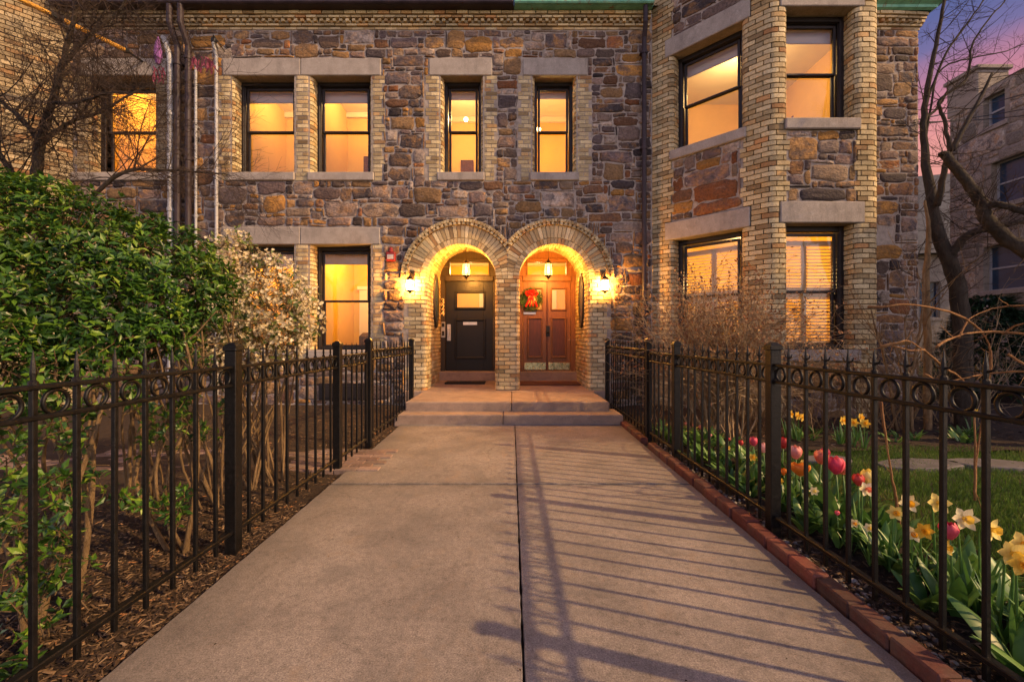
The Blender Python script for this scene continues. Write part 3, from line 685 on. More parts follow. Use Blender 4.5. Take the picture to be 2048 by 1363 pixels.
# windows
window(house,PW,*W1,ZU0,ZU1,lint=[(-5.19,-3.792,ZU1,ZU1+.307)],sill=(W1[0]-.085,W1[1]+.04,ZU0-.153,ZU0),shade_h=.15,room=(.14,1.7,3.5,6.35),power=22)
window(house,PW,*W2,ZU0,ZU1,lint=[(-3.786,-2.345,ZU1,ZU1+.31)],sill=(W2[0]-.06,W2[1]+.085,ZU0-.155,ZU0),shade_h=.15,room=(.14,1.7,3.5,6.35),power=24)
window(house,PW,*W3,ZU0,ZU1,lint=[(-1.475,-.338,ZU1,ZU1+.31)],sill=(W3[0]-.085,W3[1]+.06,ZU0-.153,ZU0),shade_h=.09,room=(.3,1.9,3.5,6.35),power=46,lamp=(-.93,1.1,5.72))
window(house,PW,*W4,ZU0,ZU1,lint=[(.217,1.372,ZU1,ZU1+.31)],sill=(W4[0]-.07,W4[1]+.075,ZU0-.153,ZU0),shade_h=.07,room=(.3,1.9,3.5,6.35),power=52,wall='roomgold',lamp=(.56,.9,5.42))
window(house,PW,*W1,ZL0,ZL1,lint=[(-5.19,-3.80,ZL1,ZL1+.31)],sill=(W1[0]-.085,W1[1]+.04,ZL0-.17,ZL0),shade_h=.2,room=(.14,1.8,.3,3.2),power=38,wall='roomgold',zm=1.93)
w6=window(house,PW,*W2,ZL0,ZL1,lint=[(-3.794,-2.36,ZL1,ZL1+.306)],sill=(W2[0]-.06,W2[1]+.085,ZL0-.17,ZL0),shade_h=.16,room=(.14,2.1,.3,3.2),power=40,wall='roomgold',zm=1.90)
s=MB(); s.box(-3.2,-2.5,YF+1.2,YF+1.7,.35,1.33,ch=.08); s.box(-3.05,-2.55,YF+1.0,YF+1.2,.35,1.22,ch=.06); obj('sofa',s,M['sofa'],w6)
s=MB(); s.box(-3.58,-3.36,YF+2.36,YF+2.42,.3,2.35,m=0); s.box(-3.62,-3.32,YF+2.34,YF+2.36,2.35,2.43,m=0); s.box(-2.72,-2.48,YF+2.36,YF+2.42,1.6,2.1); obj('wall_trim',s,M['roomwhite'],w6)
for z0,z1,nm in ((ZB['l0'],ZB['l1'],0),(ZB['u0'],ZB['u1'],1)):
    up=nm==1
    window(house,PA,a0,a1,z0,z1,rec=.2,cas=.075,lint=[(a0-.135,a1+.12,z1,z1+.31)],sill=(a0-.05,a1+.07,z0-.17,z0),shade_h=.13 if up else 0,blind=not up,zm=None if up else 1.93)
    window(house,PB,f0,f1,z0,z1,rec=.2,cas=.075,lint=[(f0-.115,f1+.13,z1,z1+.315)],sill=(f0-.05,f1+.06,z0-.17,z0),shade_h=.14 if up else 0,blind=not up,zm=None if up else 1.93)
    r=MB(); zf,zc=z0-.55,z1+.35
    poly=[Vector(PA(.1,.36,0)[:2]),Vector(PA(LA-.1,.36,0)[:2]),Vector((B2[0]-.1,6.68)),Vector((B3[0]-.55,YF)),Vector((B3[0]-.55,9.6)),Vector((2.65,9.6))]
    for i in range(3,6):
        a,b=poly[i],poly[(i+1)%6]; r.quad((a.x,a.y,zf),(b.x,b.y,zf),(b.x,b.y,zc),(a.x,a.y,zc))
    a,b=poly[2],poly[3]; r.quad((a.x,a.y,zf),(b.x,b.y,zf),(b.x,b.y,zc),(a.x,a.y,zc))
    r.add([(p.x,p.y,zc) for p in poly],[tuple(range(6))],.5,1); r.add([(p.x,p.y,zf) for p in poly],[tuple(range(6))],.5,2)
    # head and apron strips round the two openings
    for P_,u0,u1,ua,ub in ((PA,a0,a1,.1,LA-.1),(PB,f0,f1,B1[0]+.1,B2[0]-.1)):
        backing(r,P_,ua,ub,zf,zc,[(u0-.02,u1+.02,z0-.002,z1+.02)],.352)
    if not up: r.box(4.2,4.45,9.2,9.55,zf,zf+1.7,m=2)
    obj('bay_room_interior',r,[M['room' if up else 'roomgold'],M['roomwhite'],M['floorwood']],house)
    lamp_at((4.25,7.9,z1-.1 if up else 2.3),36 if up else 70)
    if up:
        s_=MB(); s_.add([(4.62,7.9,4.1),(5.25,7.9,4.1),(5.25,7.9,5.35),(4.62,8.3,4.1),(5.25,8.3,4.1),(5.25,8.3,5.35)],[(0,1,2),(0,3,5,2),(0,1,4,3),(1,2,5,4)]); obj('stair',s_,M['oakdark'],house)
        lamp_at((3.55,7.6,4.25),4)
# entrance doors ------------------------------------------------------
def doorwall(cx,mat,leafmat,dbl,label):
    f=MB(); y0,y1=YD-.02,YD+.12; sz=2.45; hw=.447; zt0,zt1=2.549,2.884; dz=2.44
    sill=.50
    def bx(a,b,c,d,ya=y0,yb=y1,ch=.006): f.box(cx+a,cx+b,ya,yb,c,d,ch=ch)
    lw=.52
    bx(-RI-.02,-lw,sill,dz+.11); bx(lw,RI+.02,sill,dz+.11)               # side posts
    bx(-lw,lw,dz,dz+.11,y0-.03,y1)                                         # transom bar
    bx(-RI-.02,-hw,dz+.11,2.75); bx(hw,RI+.02,dz+.11,2.75)
    # arched head filled round the transom light
    n=20; ang=[PI*i/n for i in range(n+1)]; vs=[];
    for t in ang:
        x,z=(RI+.02)*math.cos(t),sz+(RI+.02)*math.sin(t); x2=max(-hw,min(hw,x)); z2=zt1 if abs(x)<=hw else max(zt1-.0,0) 
        vs+=[(cx+x,y0,max(z,2.75)),(cx+x2,y0,zt1 if z>=zt1 else 2.75)]
    f.add(vs,[(2*i,2*i+2,2*i+3,2*i+1) for i in range(n)])
    for a,b,c,d in ((-hw,-hw+.03,zt0,zt1),(hw-.03,hw,zt0,zt1),(-hw+.03,hw-.03,zt0,zt0+.03),(-hw+.03,hw-.03,zt1-.03,zt1)): bx(a,b,c,d,y0-.025,y1,.004)
    bx(-hw-.0,hw,zt1,zt1+.035,y0-.05,y0+.02); 
    door=obj('door',f,mat,house,label=label)
    p=MB(); p.quad((cx-hw,YD+.05,zt0),(cx+hw,YD+.05,zt0),(cx+hw,YD+.05,zt1),(cx-hw,YD+.05,zt1)); obj('transom_pane',p,M['glass'],door)
    t=MB(); t.box(cx-RI-.01,cx+RI+.01,YD-.16,YD+.14,.25,sill,ch=.012); obj('threshold',t,M['step'],door)
    r=MB(); X0,X1,Y1,zc=cx-RI-.05,cx+RI+.05,YD+2.3,3.15
    r.quad((X0,Y1,sill),(X1,Y1,sill),(X1,Y1,zc),(X0,Y1,zc)); r.quad((X0,y1,sill),(X0,Y1,sill),(X0,Y1,zc),(X0,y1,zc)); r.quad((X1,y1,sill),(X1,Y1,sill),(X1,Y1,zc),(X1,y1,zc))
    r.quad((X0,y1,zc),(X1,y1,zc),(X1,Y1,zc),(X0,Y1,zc),m=1); r.quad((X0,y1,sill),(X1,y1,sill),(X1,Y1,sill),(X0,Y1,sill),m=2)
    r.box(cx+.05,cx+.45,Y1-.05,Y1-.02,sill,sill+2.0,m=1); r.box(cx+.12,cx+.38,Y1-.06,Y1-.05,1.3,1.75,m=2)
    obj('hall_interior',r,[M['roomgold'],M['roomwhite'],M['floorwood']],door)
    lamp_at((cx-.1,YD+1.2,2.85),30)
    return door,sill,dz,lw
def leafdoor(door,x0,x1,z0,z1,mat,pmat,glz,panels,yb=YD+.0):
    f=MB(); st_=.115; y0,y1=yb,yb+.055
    g0,g1,g2,g3=glz
    f.box(x0,g0,y0,y1,z0,z1,ch=.004); f.box(g1,x1,y0,y1,z0,z1,ch=.004); f.box(g0,g1,y0,y1,g3,z1); f.box(g0,g1,y0,y1,z0,g2)
    for (a,b,c,d_,w,o) in panels:   # raised mouldings
        for q,(w_,oo) in enumerate(((w,o),(w*.5,o*1.7))):
            e=q*w*.25
            f.box(a+e,a+e+w_,y0-oo,y0+.004,c+e,d_-e,ch=.005); f.box(b-e-w_,b-e,y0-oo,y0+.004,c+e,d_-e,ch=.005); f.box(a+e+w_,b-e-w_,y0-oo,y0+.004,c+e,c+e+w_,ch=.005); f.box(a+e+w_,b-e-w_,y0-oo,y0+.004,d_-e-w_,d_-e,ch=.005)
    leaf_=obj('door_leaf',f,mat,door)
    if pmat is not mat:
        q=MB()
        for (a,b,c,d_,w,o) in panels[1:]: q.box(a+w,b-w,y0-.004,y0+.01,c+w,d_-w)
        obj('door_panel',q,pmat,door)
    p=MB(); p.quad((g0,y0+.03,g2),(g1,y0+.03,g2),(g1,y0+.03,g3),(g0,y0+.03,g3)); obj('door_pane',p,M['glass'],door)
    return leaf_
KD=F/YD
dx=lambda px:(px-CX)/KD
dzf=lambda py:H-(py-CY)/KD
cz=lambda x,y:(dx(740+x/2.9),dzf(400+y/2.9))
d1,sill,dz,lw=doorwall(A1,M['vestwood'],M['blackdoor'],False,None)
g=(cz(505,0)[0],cz(657,0)[0],cz(0,622)[1],cz(0,540)[1])
leafdoor(d1,A1-lw+.004,A1+lw-.004,sill+.006,dz-.005,M['blackdoor'],M['blackdoor'],g,[(g[0]-.05,g[1]+.05,g[2]-.05,g[3]+.05,.05,.022),(g[0]-.06,g[1]+.06,cz(0,922)[1],cz(0,686)[1],.055,.022)])
def plate(parent,name,c0,c1,mat,y,t=.012,ch=.004):
    q=MB(); q.box(min(c0[0],c1[0]),max(c0[0],c1[0]),y-t,y,min(c0[1],c1[1]),max(c0[1],c1[1]),ch=ch); return obj(name,q,mat,parent)
plate(d1,'mail_slot',cz(540,724),cz(622,706),M['steel'],YD)
q=MB(); x,z=cz(447,815); x2,z2=cz(469,720); q.box(x,x2,YD-.012,YD,z,z2,ch=.004); q.box(x+.02,x2-.02,YD-.05,YD-.03,z+.09,z2-.09,ch=.008); q.box(x+.03,x2-.03,YD-.035,YD-.01,z+.1,z+.13); q.box(x+.03,x2-.03,YD-.035,YD-.01,z2-.13,z2-.1); obj('door_handle',q,M['steel'],d1)
d2,_,_,_=doorwall(A2,M['oak'],M['oak'],True,None)
mx=A2+.0
for sx,(ga,gb) in ((-1,(A2-.40,A2-.115)),(1,(A2+.115,A2+.40))):
    x0,x1=(A2-lw+.004,A2-.004) if sx<0 else (A2+.004,A2+lw-.004)
    leafdoor(d2,x0,x1,sill+.006,dz-.005,M['oak'],M['oakdark'],(ga,gb,cz(0,632)[1],cz(0,517)[1]),[(ga-.035,gb+.035,cz(0,632)[1]-.035,cz(0,517)[1]+.035,.03,.015),(ga-.03,gb+.03,cz(0,915)[1],cz(0,680)[1],.04,.018)])
    q=MB(); q.box(x0+.03,x1-.02,YD-.006,YD+.002,sill+.03,sill+.185,ch=.003); obj('kick_plate',q,M['plate'],d2)
q=MB(); q.box(A2-.012,A2+.02,YD-.03,YD,sill+.01,dz-.01,ch=.006); obj('meeting_strip',q,M['oakdark'],d2)
q=MB(); x,z=cz(1020,790); x2,z2=cz(1042,728); q.box(x,x2,YD-.045,YD-.028,z,z2,ch=.006); q.lathe(((x+x2)/2,YD-.07,z+.08),[(0,-.03),(.024,-.02),(.032,0),(.024,.02),(0,.03)],12); obj('door_handle',q,M['blackplastic'],d2)
plate(d2,'mail_slot',cz(890,663),cz(962,649),M['steel'],YD,.014)
# oval side lights of the porch
for x,s_,yy,zc_ in ((A1-RI,1,8.56,1.96),(A2+RI,-1,8.35,1.95)):
    q=MB(); n=36
    def ov(a,b,off): return [(x+s_*off,yy+a*math.cos(2*PI*i/n),zc_+b*math.sin(2*PI*i/n)) for i in range(n)]
    rr=[ov(.27,.54,.0),ov(.27,.54,.045),ov(.235,.50,.05),ov(.21,.475,.03)]; vs=[p for r_ in rr for p in r_]
    q.add(vs,[(k*n+i,k*n+(i+1)%n,(k+1)*n+(i+1)%n,(k+1)*n+i) for k in range(3) for i in range(n)]); ow=obj('oval_window',q,M['vestwood'],house,smooth=True)
    q=MB(); q.add(ov(.215,.48,.032),[tuple(range(n))]); obj('pane',q,M['darkglass'],ow)
# basement window, foundation, pipes
q=MB(); q.box(-3.45,-2.62,YF-.06,YF+.02,.10,.40,ch=.01); q.box(-3.37,-2.70,YF-.08,YF-.05,.15,.36); obj('basement_window',q,M['frame'],house)
def pipe(name,pts,r_,mat,par,joints=(),flat=False):
    q=MB(); q.tube(pts,r_,12 if not flat else 4)
    for z in joints:
        p=None
        for a,b in zip(pts,pts[1:]):
            a,b=Vector(a),Vector(b)
            if min(a.z,b.z)<=z<=max(a.z,b.z) and abs(a.z-b.z)>1e-6: p=a.lerp(b,(z-a.z)/(b.z-a.z)); break
        if p is not None: q.tube([p-Vector((0,0,.03)),p+Vector((0,0,.03))],r_*1.28,12 if not flat else 4); q.box(p.x-r_*1.6,p.x+r_*1.6,p.y,p.y+.1,p.z-.012,p.z+.012)
    return obj(name,q,mat,par)
pipe('downspout',[(2.36,YF-.22,7.03),(2.36,YF-.22,6.75),(2.375,YF-.10,6.55),(2.375,YF-.09,.1)],.042,M['gutter'],house,(6.3,4.6,2.9,1.2))
pipe('downspout',[(-5.78,YF-.24,7.03),(-5.78,YF-.24,6.72),(-5.75,YF-.1,6.4),(-5.75,YF-.1,.1)],.05,M['gutter'],house,(6.2,4.4,2.6))
pipe('white_conduit',[(-5.27,YF-.02,6.44),(-5.27,YF-.13,6.47),(-5.27,YF-.15,6.42),(-5.265,YF-.08,6.25),(-5.265,YF-.07,.2)],.027,M['white'],house,(5.3,3.6,2.0))
pipe('white_conduit',[(-5.645,YF-.06,6.05),(-5.645,YF-.06,.2)],.022,M['white'],house,(5.0,3.4))
q=MB(); q.lathe((-5.27,YF-.13,6.44),[(.0,.0),(.045,.01),(.05,.06),(.03,.1),(0,.11)],12); q.tube([(-5.27,YF-.14,6.47),(-5.2,YF-.25,6.5),(-5.12,YF-.2,6.38),(-5.1,YF-.1,6.3)],.008,6); q.tube([(-5.27,YF-.14,6.47),(-5.16,YF-.2,6.42),(-5.05,YF-.1,6.35)],.007,6); obj('cable_head',q,M['blackplastic'],house)

# ------------------------------------------------------------------ attached house on the left
nb=thing('attached_stone_house','attached stone house behind the bare tree, with one lit window and angled brick bay','house',(-8,YF,0))
W0=(-7.61,-6.44)
exN=[(-7.9,-6.16,ZU0-.155,ZU1),(-7.75,-6.2,ZU1,ZU1+.31)]
s=MB(); stones(s,PW,-7.95,-5.87,.02,CZ,lambda u,z:not any(a<u<b and c<z<d_ for a,b,c,d_ in exN),77); obj('rubble_stone_facing',s,M['stone'],nb,smooth=True)
s=MB(); backing(s,PW,-8.0,-5.86,-.1,7.1,[(W0[0]-.03,W0[1]+.03,ZU0,ZU1+.03)],.004); obj('mortar_wall',s,M['mortar'],nb)
br=MB(); jambs(.27,W0[0],ZU0,ZU1,0); jambr(W0[1],.27,ZU0,ZU1)
cornice(Path([(-7.85,YF),(XL,YF)]))
pN=Path([(-11.2,5.98),(-9.55,6.02),(-7.9,YF)],[0,.2,0]); brickrows(br,pN,0.02,8.0,lambda k,z:[(0,pN.L)] if not 4.2<z<4.75 else [(0,1.75),(2.65,pN.L)],.205,.074,rng=rng)
obj('brick_trim',br,M['brick_shaded'],nb)
s=MB(); Pn=frame_of((-9.55,6.02),(1.65,YF-6.02)); backing(s,Pn,0,2.34,-.1,8,[],.022); s.quad((-11.2,6.0,-.1),(-9.55,6.04,-.1),(-9.55,6.04,8),(-11.2,6.0,8)); obj('brick_bed',s,M['mortar_dark'],nb)
s=MB(); s.box(.12,1.0,-.03,.02,4.2,4.75,fr=Pn,ch=.012); obj('stone_band',s,M['lime'],nb)
window(nb,PW,*W0,ZU0,ZU1,lint=[(-7.75,-6.2,ZU1,ZU1+.31)],sill=(W0[0]-.3,W0[1]+.3,ZU0-.155,ZU0),room=(.14,1.7,3.5,6.35),power=42,wall='roomgold',cas=.10)
pipe('downspout',[(-5.97,YF-.24,7.03),(-5.97,YF-.24,6.72),(-5.94,YF-.1,6.4),(-5.94,YF-.1,.1)],.05,M['gutter'],nb,(6.1,4.5,2.7))
pipe('white_conduit',[(-6.17,YF-.13,6.55),(-6.12,YF-.12,6.42),(-6.08,YF-.1,6.22),(-6.075,YF-.09,6.0),(-6.075,YF-.09,.2)],.045,M['white'],nb,(5.2,3.5))
# ------------------------------------------------------------------ ground and paving
def struct(name,mb,mats,kind='structure',smooth=False):
    o=obj(name,mb,mats,None,smooth); o['kind']=kind; return o
def grid(x0,x1,y0,y1,nx,ny,zf):
    mb=MB(); vs=[(x0+(x1-x0)*i/nx,y0+(y1-y0)*j/ny,0) for j in range(ny+1) for i in range(nx+1)]
    vs=[(x,y,zf(x,y)) for x,y,_ in vs]
    mb.add(vs,[(j*(nx+1)+i,j*(nx+1)+i+1,(j+1)*(nx+1)+i+1,(j+1)*(nx+1)+i) for j in range(ny) for i in range(nx)]); return mb
g=MB(); g.quad((-120,-60,-.12),(120,-60,-.12),(120,160,-.12),(-120,160,-.12)); struct('ground',g,M['lawn'])
nz_=lambda x,y,a,s: mnoise.noise(Vector((x*s,y*s,.3)))*a
def bedz(x,y): return -.035+nz_(x,y,.018,2.5)+nz_(x,y,.010,8)+max(0,min(.05,(abs(x)-1.6)*.08))
struct('mulch_bed',grid(-9,-1.45,-.9,7.7,90,100,bedz),M['mulch'],smooth=True)
def bedr(x,y): return -.045+nz_(x,y,.016,2.5)+nz_(x,y,.008,9)+max(0,min(.06,(x-1.6)*.1))
struct('flower_bed',grid(1.45,2.62,-.9,7.6,30,100,bedr),M['mulch'],smooth=True)
def lawnedge(x): return 4.55+.12*math.sin(x*1.7)
def lawnz(x,y): return .006+nz_(x,y,.02,1.1)
struct('lawn',grid(2.5,14,-.9,4.75,60,40,lawnz),M['lawn'],smooth=True)
struct('back_bed',grid(2.5,14,4.45,9.5,60,40,lambda x,y:.03+nz_(x,y,.02,2.5)+nz_(x,y,.012,8)),M['mulch'],smooth=True)
# concrete walk: four slabs with open joints
g=MB()
def slab(mb,pts,z0,z1,rng_):
    # pts: quad in order; edges subdivided and nicked
    c=Vector((sum(p[0] for p in pts)/4,sum(p[1] for p in pts)/4)); out=[]
    for a,b in zip(pts,pts[1:]+pts[:1]):
        a=Vector(a);b=Vector(b);n=max(2,int((b-a).length/.05))
        for k in range(n):
            p=a.lerp(b,k/n); nrm=Vector(((b-a).y,-(b-a).x)).normalized(); p=p-nrm*(abs(mnoise.noise(Vector((p.x*14,p.y*14,5))))*.010) if 0<k else p; out.append(p)
    n=len(out); vs=[]
    for off,z in ((0,z0),(0,z1-.005),(.005,z1)):
        for p in out:
            q=p+(c-p).normalized()*off; vs.append((q.x,q.y,z))
    mb.add(vs,[(k*n+i,k*n+(i+1)%n,(k+1)*n+(i+1)%n,(k+1)*n+i) for k in (0,1) for i in range(n)]+[tuple(2*n+i for i in range(n))])
xl=lambda y:-1.415-.022*y; xr=lambda y:1.42+.018*y; jx=lambda y:.043+.002*y
for y0,y1 in ((-2.4,.62),(.63,3.499),(3.527,5.965)):
    slab(g,[(xl(y0),y0),(jx(y0)-.0025,y0),(jx(y1)-.0025,y1),(xl(y1),y1)],-.1,0,rng); slab(g,[(jx(y0)+.0025,y0),(xr(y0),y0),(xr(y1),y1),(jx(y1)+.0025,y1)],-.1,0,rng)
struct('concrete_path',g,M['concrete'])
g=MB(); g.quad((-1.5,-2.4,-.03),(1.5,-2.4,-.03),(1.5,6.3,-.03),(-1.5,6.3,-.03)); struct('path_base',g,M['mulch'])
g=MB()
for i in range(-2,30):
    for j in range(7):
        x=-1.62-i*.205-(.1 if j%2 else 0); y=3.86+j*.103
        g.box(x-.199,x,y,y+.097,-.05,.012+rng.uniform(-.003,.004),rng.random(),ch=.006)
struct('paver_path',g,M['paver'])
# steps
stp=thing('entrance_steps','two broad worn stone steps below the twin arches','steps',(0,6,0))
s=MB(); s.box(-1.64,-.118,5.955,6.5,-.06,.133,ch=.012); s.box(-.112,1.576,5.957,6.5,-.06,.131,ch=.012); obj('step',s,M['step'],stp)
s=MB(); s.box(-1.564,.002,6.29,YF-.1,.0,.265,ch=.014); s.box(.008,1.46,6.292,YF-.1,.0,.263,ch=.014); obj('step',s,M['step'],stp)
s=MB()
for a,b in ((A1-RI,A1+RI),(A2-RI,A2+RI)):
    s.quad((a,YF-.02,.272),(b,YF-.02,.272),(b,YD,PZ+.03),(a,YD,PZ+.03))
s.box(-1.9,1.8,YF-.12,YF+.05,.0,.2695,ch=.01)
obj('porch_floor',s,M['step'],stp)
# brick edging beside the walk
g=MB(); y=-.4; k=0
while y<4.55:
    l=.205; x=xr(y)+.012; e=rng.uniform(-.006,.006)
    P_=lambda u,v,z,x=x,y=y,a=rng.uniform(-.02,.02):(x+u+v*.018-v*a,y+v+u*a,z)
    g.box(e,.085+e,0,l-.008,-.08,.052+rng.uniform(-.006,.006),rng.random(),fr=P_,ch=.007); y+=l; k+=1
tag(obj('brick_edging',g,M['kerbbrick']),'long row of red bricks edging the right side of the concrete walk','edging')
g=MB(); y=4.98
while y<5.9:
    P_=lambda u,v,z,x=xr(y)+.01,y=y:(x+u,y+v,z); g.box(0,.085,0,.197,-.08,.045+rng.uniform(-.006,.006),rng.random(),fr=P_,ch=.007); y+=.205
tag(obj('brick_edging',g,M['kerbbrick']),'short row of red bricks from the right gate to the steps','edging')
# flagstones in the lawn
for k,(px,py,w,dp,a) in enumerate(((1835,934,.85,.34,.12),(1985,934,.85,.3,-.15),(1655,925,.5,.25,.1))):
    Y=F*H/(py-CY); x=gx(px,Y); s=MB(); n=9; pts=[]
    for i in range(n):
        t=2*PI*i/n; rr=rng.uniform(.85,1.08); pts.append((x+w/2*rr*math.cos(t)*math.cos(a)-dp/2*rr*math.sin(t)*math.sin(a),Y+dp/2*rr*math.sin(t)*math.cos(a)+w/2*rr*math.cos(t)*math.sin(a)))
    vs=[(p[0],p[1],z) for z in (-.04,.038) for p in pts]+[(x+(p[0]-x)*.97,Y+(p[1]-Y)*.97,.045) for p in pts]
    s.add(vs,[(r_*n+i,r_*n+(i+1)%n,(r_+1)*n+(i+1)%n,(r_+1)*n+i) for r_ in (0,1) for i in range(n)]+[tuple(2*n+i for i in range(n))])
    tag(obj('flagstone',s,M['flag']),['grey flagstone in the middle of the lawn, between the other two flagstones','grey flagstone in the lawn farthest from the walk','small grey flagstone in the lawn nearest the corner bay'][k],'flagstone','flagstones in the lawn')

# ------------------------------------------------------------------ iron fences
def fence(name,label,cat,X,ya,yb,posts,tall,seed,zb=.0):
    r_=random.Random(seed); root=thing(name,label,cat,(X,ya,0))
    FN=tall
    def prof_picket():
        q=MB(); h=1.075
        q.box(-.0088,.0088,-.0088,.0088,.02,h-.03,ch=.002)
        q.lathe((0,0,0),[(.0105,h-.035),(.0135,h-.03),(.0135,h-.02),(.008,h-.014)],8); q.lathe((0,0,0),[(.0065,h-.016),(.009,h+.01),(.0075,h+.035),(.0012,h+.085)],6)
        if FN:
            for s in (-1,1): q.tube([(0,s*.006,h+.012),(0,s*.024,h+.016),(0,s*.032,h+.034)],[.006,.0045,.002],5)
        return mesh('picket',q,M['iron'])
    pk=prof_picket()
    ring=MB(); ring.torus((0,0,.98),(1,0,0),.042,.0075,20,6); rg=mesh('ring',ring,M['iron'],True)
    po=MB(); po.box(-.032,.032,-.032,.032,-.05,1.14,ch=.003); po.box(-.04,.04,-.04,.04,1.13,1.15,ch=.004); po.lathe((0,0,1.15),[(.052,0),(.052,.008),(.02,.028)],4,a0=PI/4); pm=mesh('post',po,M['iron'])
    for y in posts:
        o=obj('post',pm,None,root); o.location=(X,y,zb)
    ends=sorted(posts)
    for z,h in ((1.028,.018),(.925,.018),(.085,.022)):
        rail=MB(); rail.box(X-.017,X+.017,ya,yb,z+zb,z+h+zb,ch=.004); obj('rail',rail,M['iron'],root)
    segs=list(zip(ends,ends[1:])); 
    if not ends:
        segs=[(ya,yb)]
        for y in (ya+.01,yb-.01):
            q=MB(); q.box(X-.014,X+.014,y-.014,y+.014,.05,1.06,ch=.003); obj('stile',q,M['iron'],root)
    elif ya<ends[0]-.1: segs.insert(0,(ya,ends[0]))
    for a,b in segs:
        n=max(1,round((b-a)/.148)); st_=(b-a)/n
        for i in range(n):
            yy=a+st_*(i+.5)
            o=obj('ring',rg,None,root); o.location=(X,yy,zb)
            if i>0 or a==ya and a not in posts:
                o=obj('picket',pk,None,root); o.location=(X+r_.uniform(-.002,.002),a+st_*i,zb); o.rotation_euler=(r_.uniform(-.004,.004),r_.uniform(-.004,.004),0)
    return root
XFL,XFR=-1.6,1.64
fence('iron_fence','long black iron fence in front of the big evergreen shrub','fence',XFL,-.49,3.92,[.98,2.45,3.92],False,1)
fence('iron_gate','black iron gate panel opening onto the paver path beside the evergreen shrub','gate',XFL,3.98,4.70,[],False,2)
fence('iron_fence','short black iron fence from the gate up to the black door side of the steps','fence',XFL,4.78,6.83,[4.78,6.83],False,3,.03)
fence('iron_fence','long black iron fence with spear tops in front of the tulip bed','fence',XFR,-.32,4.22,[1.17,2.66,4.22],True,4)
fence('iron_gate','black iron gate panel in front of the red budded shrub','gate',XFR,4.28,5.01,[],True,5)
fence('iron_fence','short black iron fence from the gate up to the steps by the wooden doors','fence',XFR,5.07,7.25,[5.07,7.25],True,6,.03)

# ------------------------------------------------------------------ small things on the house
def wall_lantern(x,label):
    z=2.14; y=YF-.18; t=thing('wall_lantern',label,'lantern',(x,YF,z),'lit wall lanterns beside the arches')
    m=MB(); w,h=.062,.09
    for sx in (-1,1):
        for sy in (-1,1): m.box(x+sx*w-.006,x+sx*w+.006,y+sy*w-.006,y+sy*w+.006,z-h,z+h)
    m.box(x-w-.012,x+w+.012,y-w-.012,y+w+.012,z+h,z+h+.014,ch=.003); m.box(x-w-.012,x+w+.012,y-w-.012,y+w+.012,z-h-.014,z-h,ch=.003)
    m.lathe((x,y,z+h+.014),[(.085,0),(.055,.035),(.02,.06),(.012,.085),(.0,.095)],4,a0=PI/4); m.lathe((x,y,z-h-.014),[(.0,-.05),(.014,-.035),(.05,-.0)],8)
    m.box(x-w,x+w,y-w-.002,y-w+.002,z-.004,z+.004); m.box(x-w-.002,x-w+.002,y-w,y+w,z-.004,z+.004); m.box(x+w-.002,x+w+.002,y-w,y+w,z-.004,z+.004)
    obj('lantern_frame',m,M['lanternmetal'],t)
    b=MB(); b.tube([(x,YF-.02,z+.2),(x,YF-.06,z+.235),(x,y,z+.225),(x,y,z+.18)],.009,8); b.box(x-.045,x+.045,YF-.035,YF-.005,z+.1,z+.28,ch=.008); obj('bracket',b,M['lanternmetal'],t)
    g=MB(); g.box(x-w+.004,x+w-.004,y-w+.004,y+w-.004,z-h+.002,z+h-.002); o=obj('lamp_glass',g,M['lampglass'],t); o.visible_shadow=True
    lamp_at((x,y,z),150,(1,.42,.07),.05)
    return t
wall_lantern(-1.78,'glowing lantern on the brick pier beside the red alarm box')
wall_lantern(1.655,'glowing lantern on the brick pier on the downspout side')
def hanging(cx,label):
    y=8.38; zc=2.56; t=thing('hanging_lantern',label,'lantern',(cx,y,3.08),'hanging lanterns in the porches')
    m=MB(); m.tube([(cx,y,3.078),(cx,y,zc+.22)],.005,6); m.lathe((cx,y,3.06),[(.05,0),(.05,.012),(.0,.02)],12,cap=False); m.lathe((cx,y,zc),[(.075,.115),(.06,.14),(.03,.185),(.012,.2),(.012,.225)],6)
    m.lathe((cx,y,zc),[(.0,-.2),(.012,-.185),(.03,-.15),(.062,-.13),(.07,-.115)],6)
    for k in range(6):
        a=2*PI*k/6; m.tube([(cx+.073*math.cos(a),y+.073*math.sin(a),zc-.115),(cx+.073*math.cos(a),y+.073*math.sin(a),zc+.115)],.005,4)
    for zz_ in (-.115,.0,.115):
        m.torus((cx,y,zc+zz_),(0,0,1),.072,.004,12,4)
    obj('lantern_cage',m,M['lanternmetal'],t,smooth=False)
    g=MB(); g.lathe((cx,y,zc),[(.006,-.06),(.012,-.03),(.012,.03),(.005,.06)],10); obj('bulb',g,M['bulb'],t,smooth=True)
    g=MB(); g.lathe((cx,y,zc),[(.067,-.112),(.067,.112)],6,cap=False); obj('lantern_glass',g,M['lanternglass'],t)
    lamp_at((cx,y,zc-.02),190,(1,.40,.06),.06)
hanging(A1+.02,'lit hanging lantern above the black door'); hanging(A2-.04,'lit hanging lantern above the wooden double doors')
t=thing('fire_alarm','red fire alarm box with a small red beacon on the stone wall','alarm',(-2.15,YF,2.67))
m=MB(); m.box(-2.23,-2.07,YF-.10,YF-.015,2.59,2.75,ch=.01); obj('alarm_box',m,M['red'],t)
m=MB(); m.box(-2.205,-2.095,YF-.104,YF-.1,2.62,2.70); m.box(-2.18,-2.12,YF-.108,YF-.104,2.645,2.675); obj('alarm_plate',m,M['shade'],t)
m=MB(); m.lathe((-2.15,YF-.06,2.75),[(.05,0),(.05,.015),(.035,.02),(.035,.06),(.02,.08),(0,.085)],14); obj('beacon',m,M['red'],t,smooth=False)
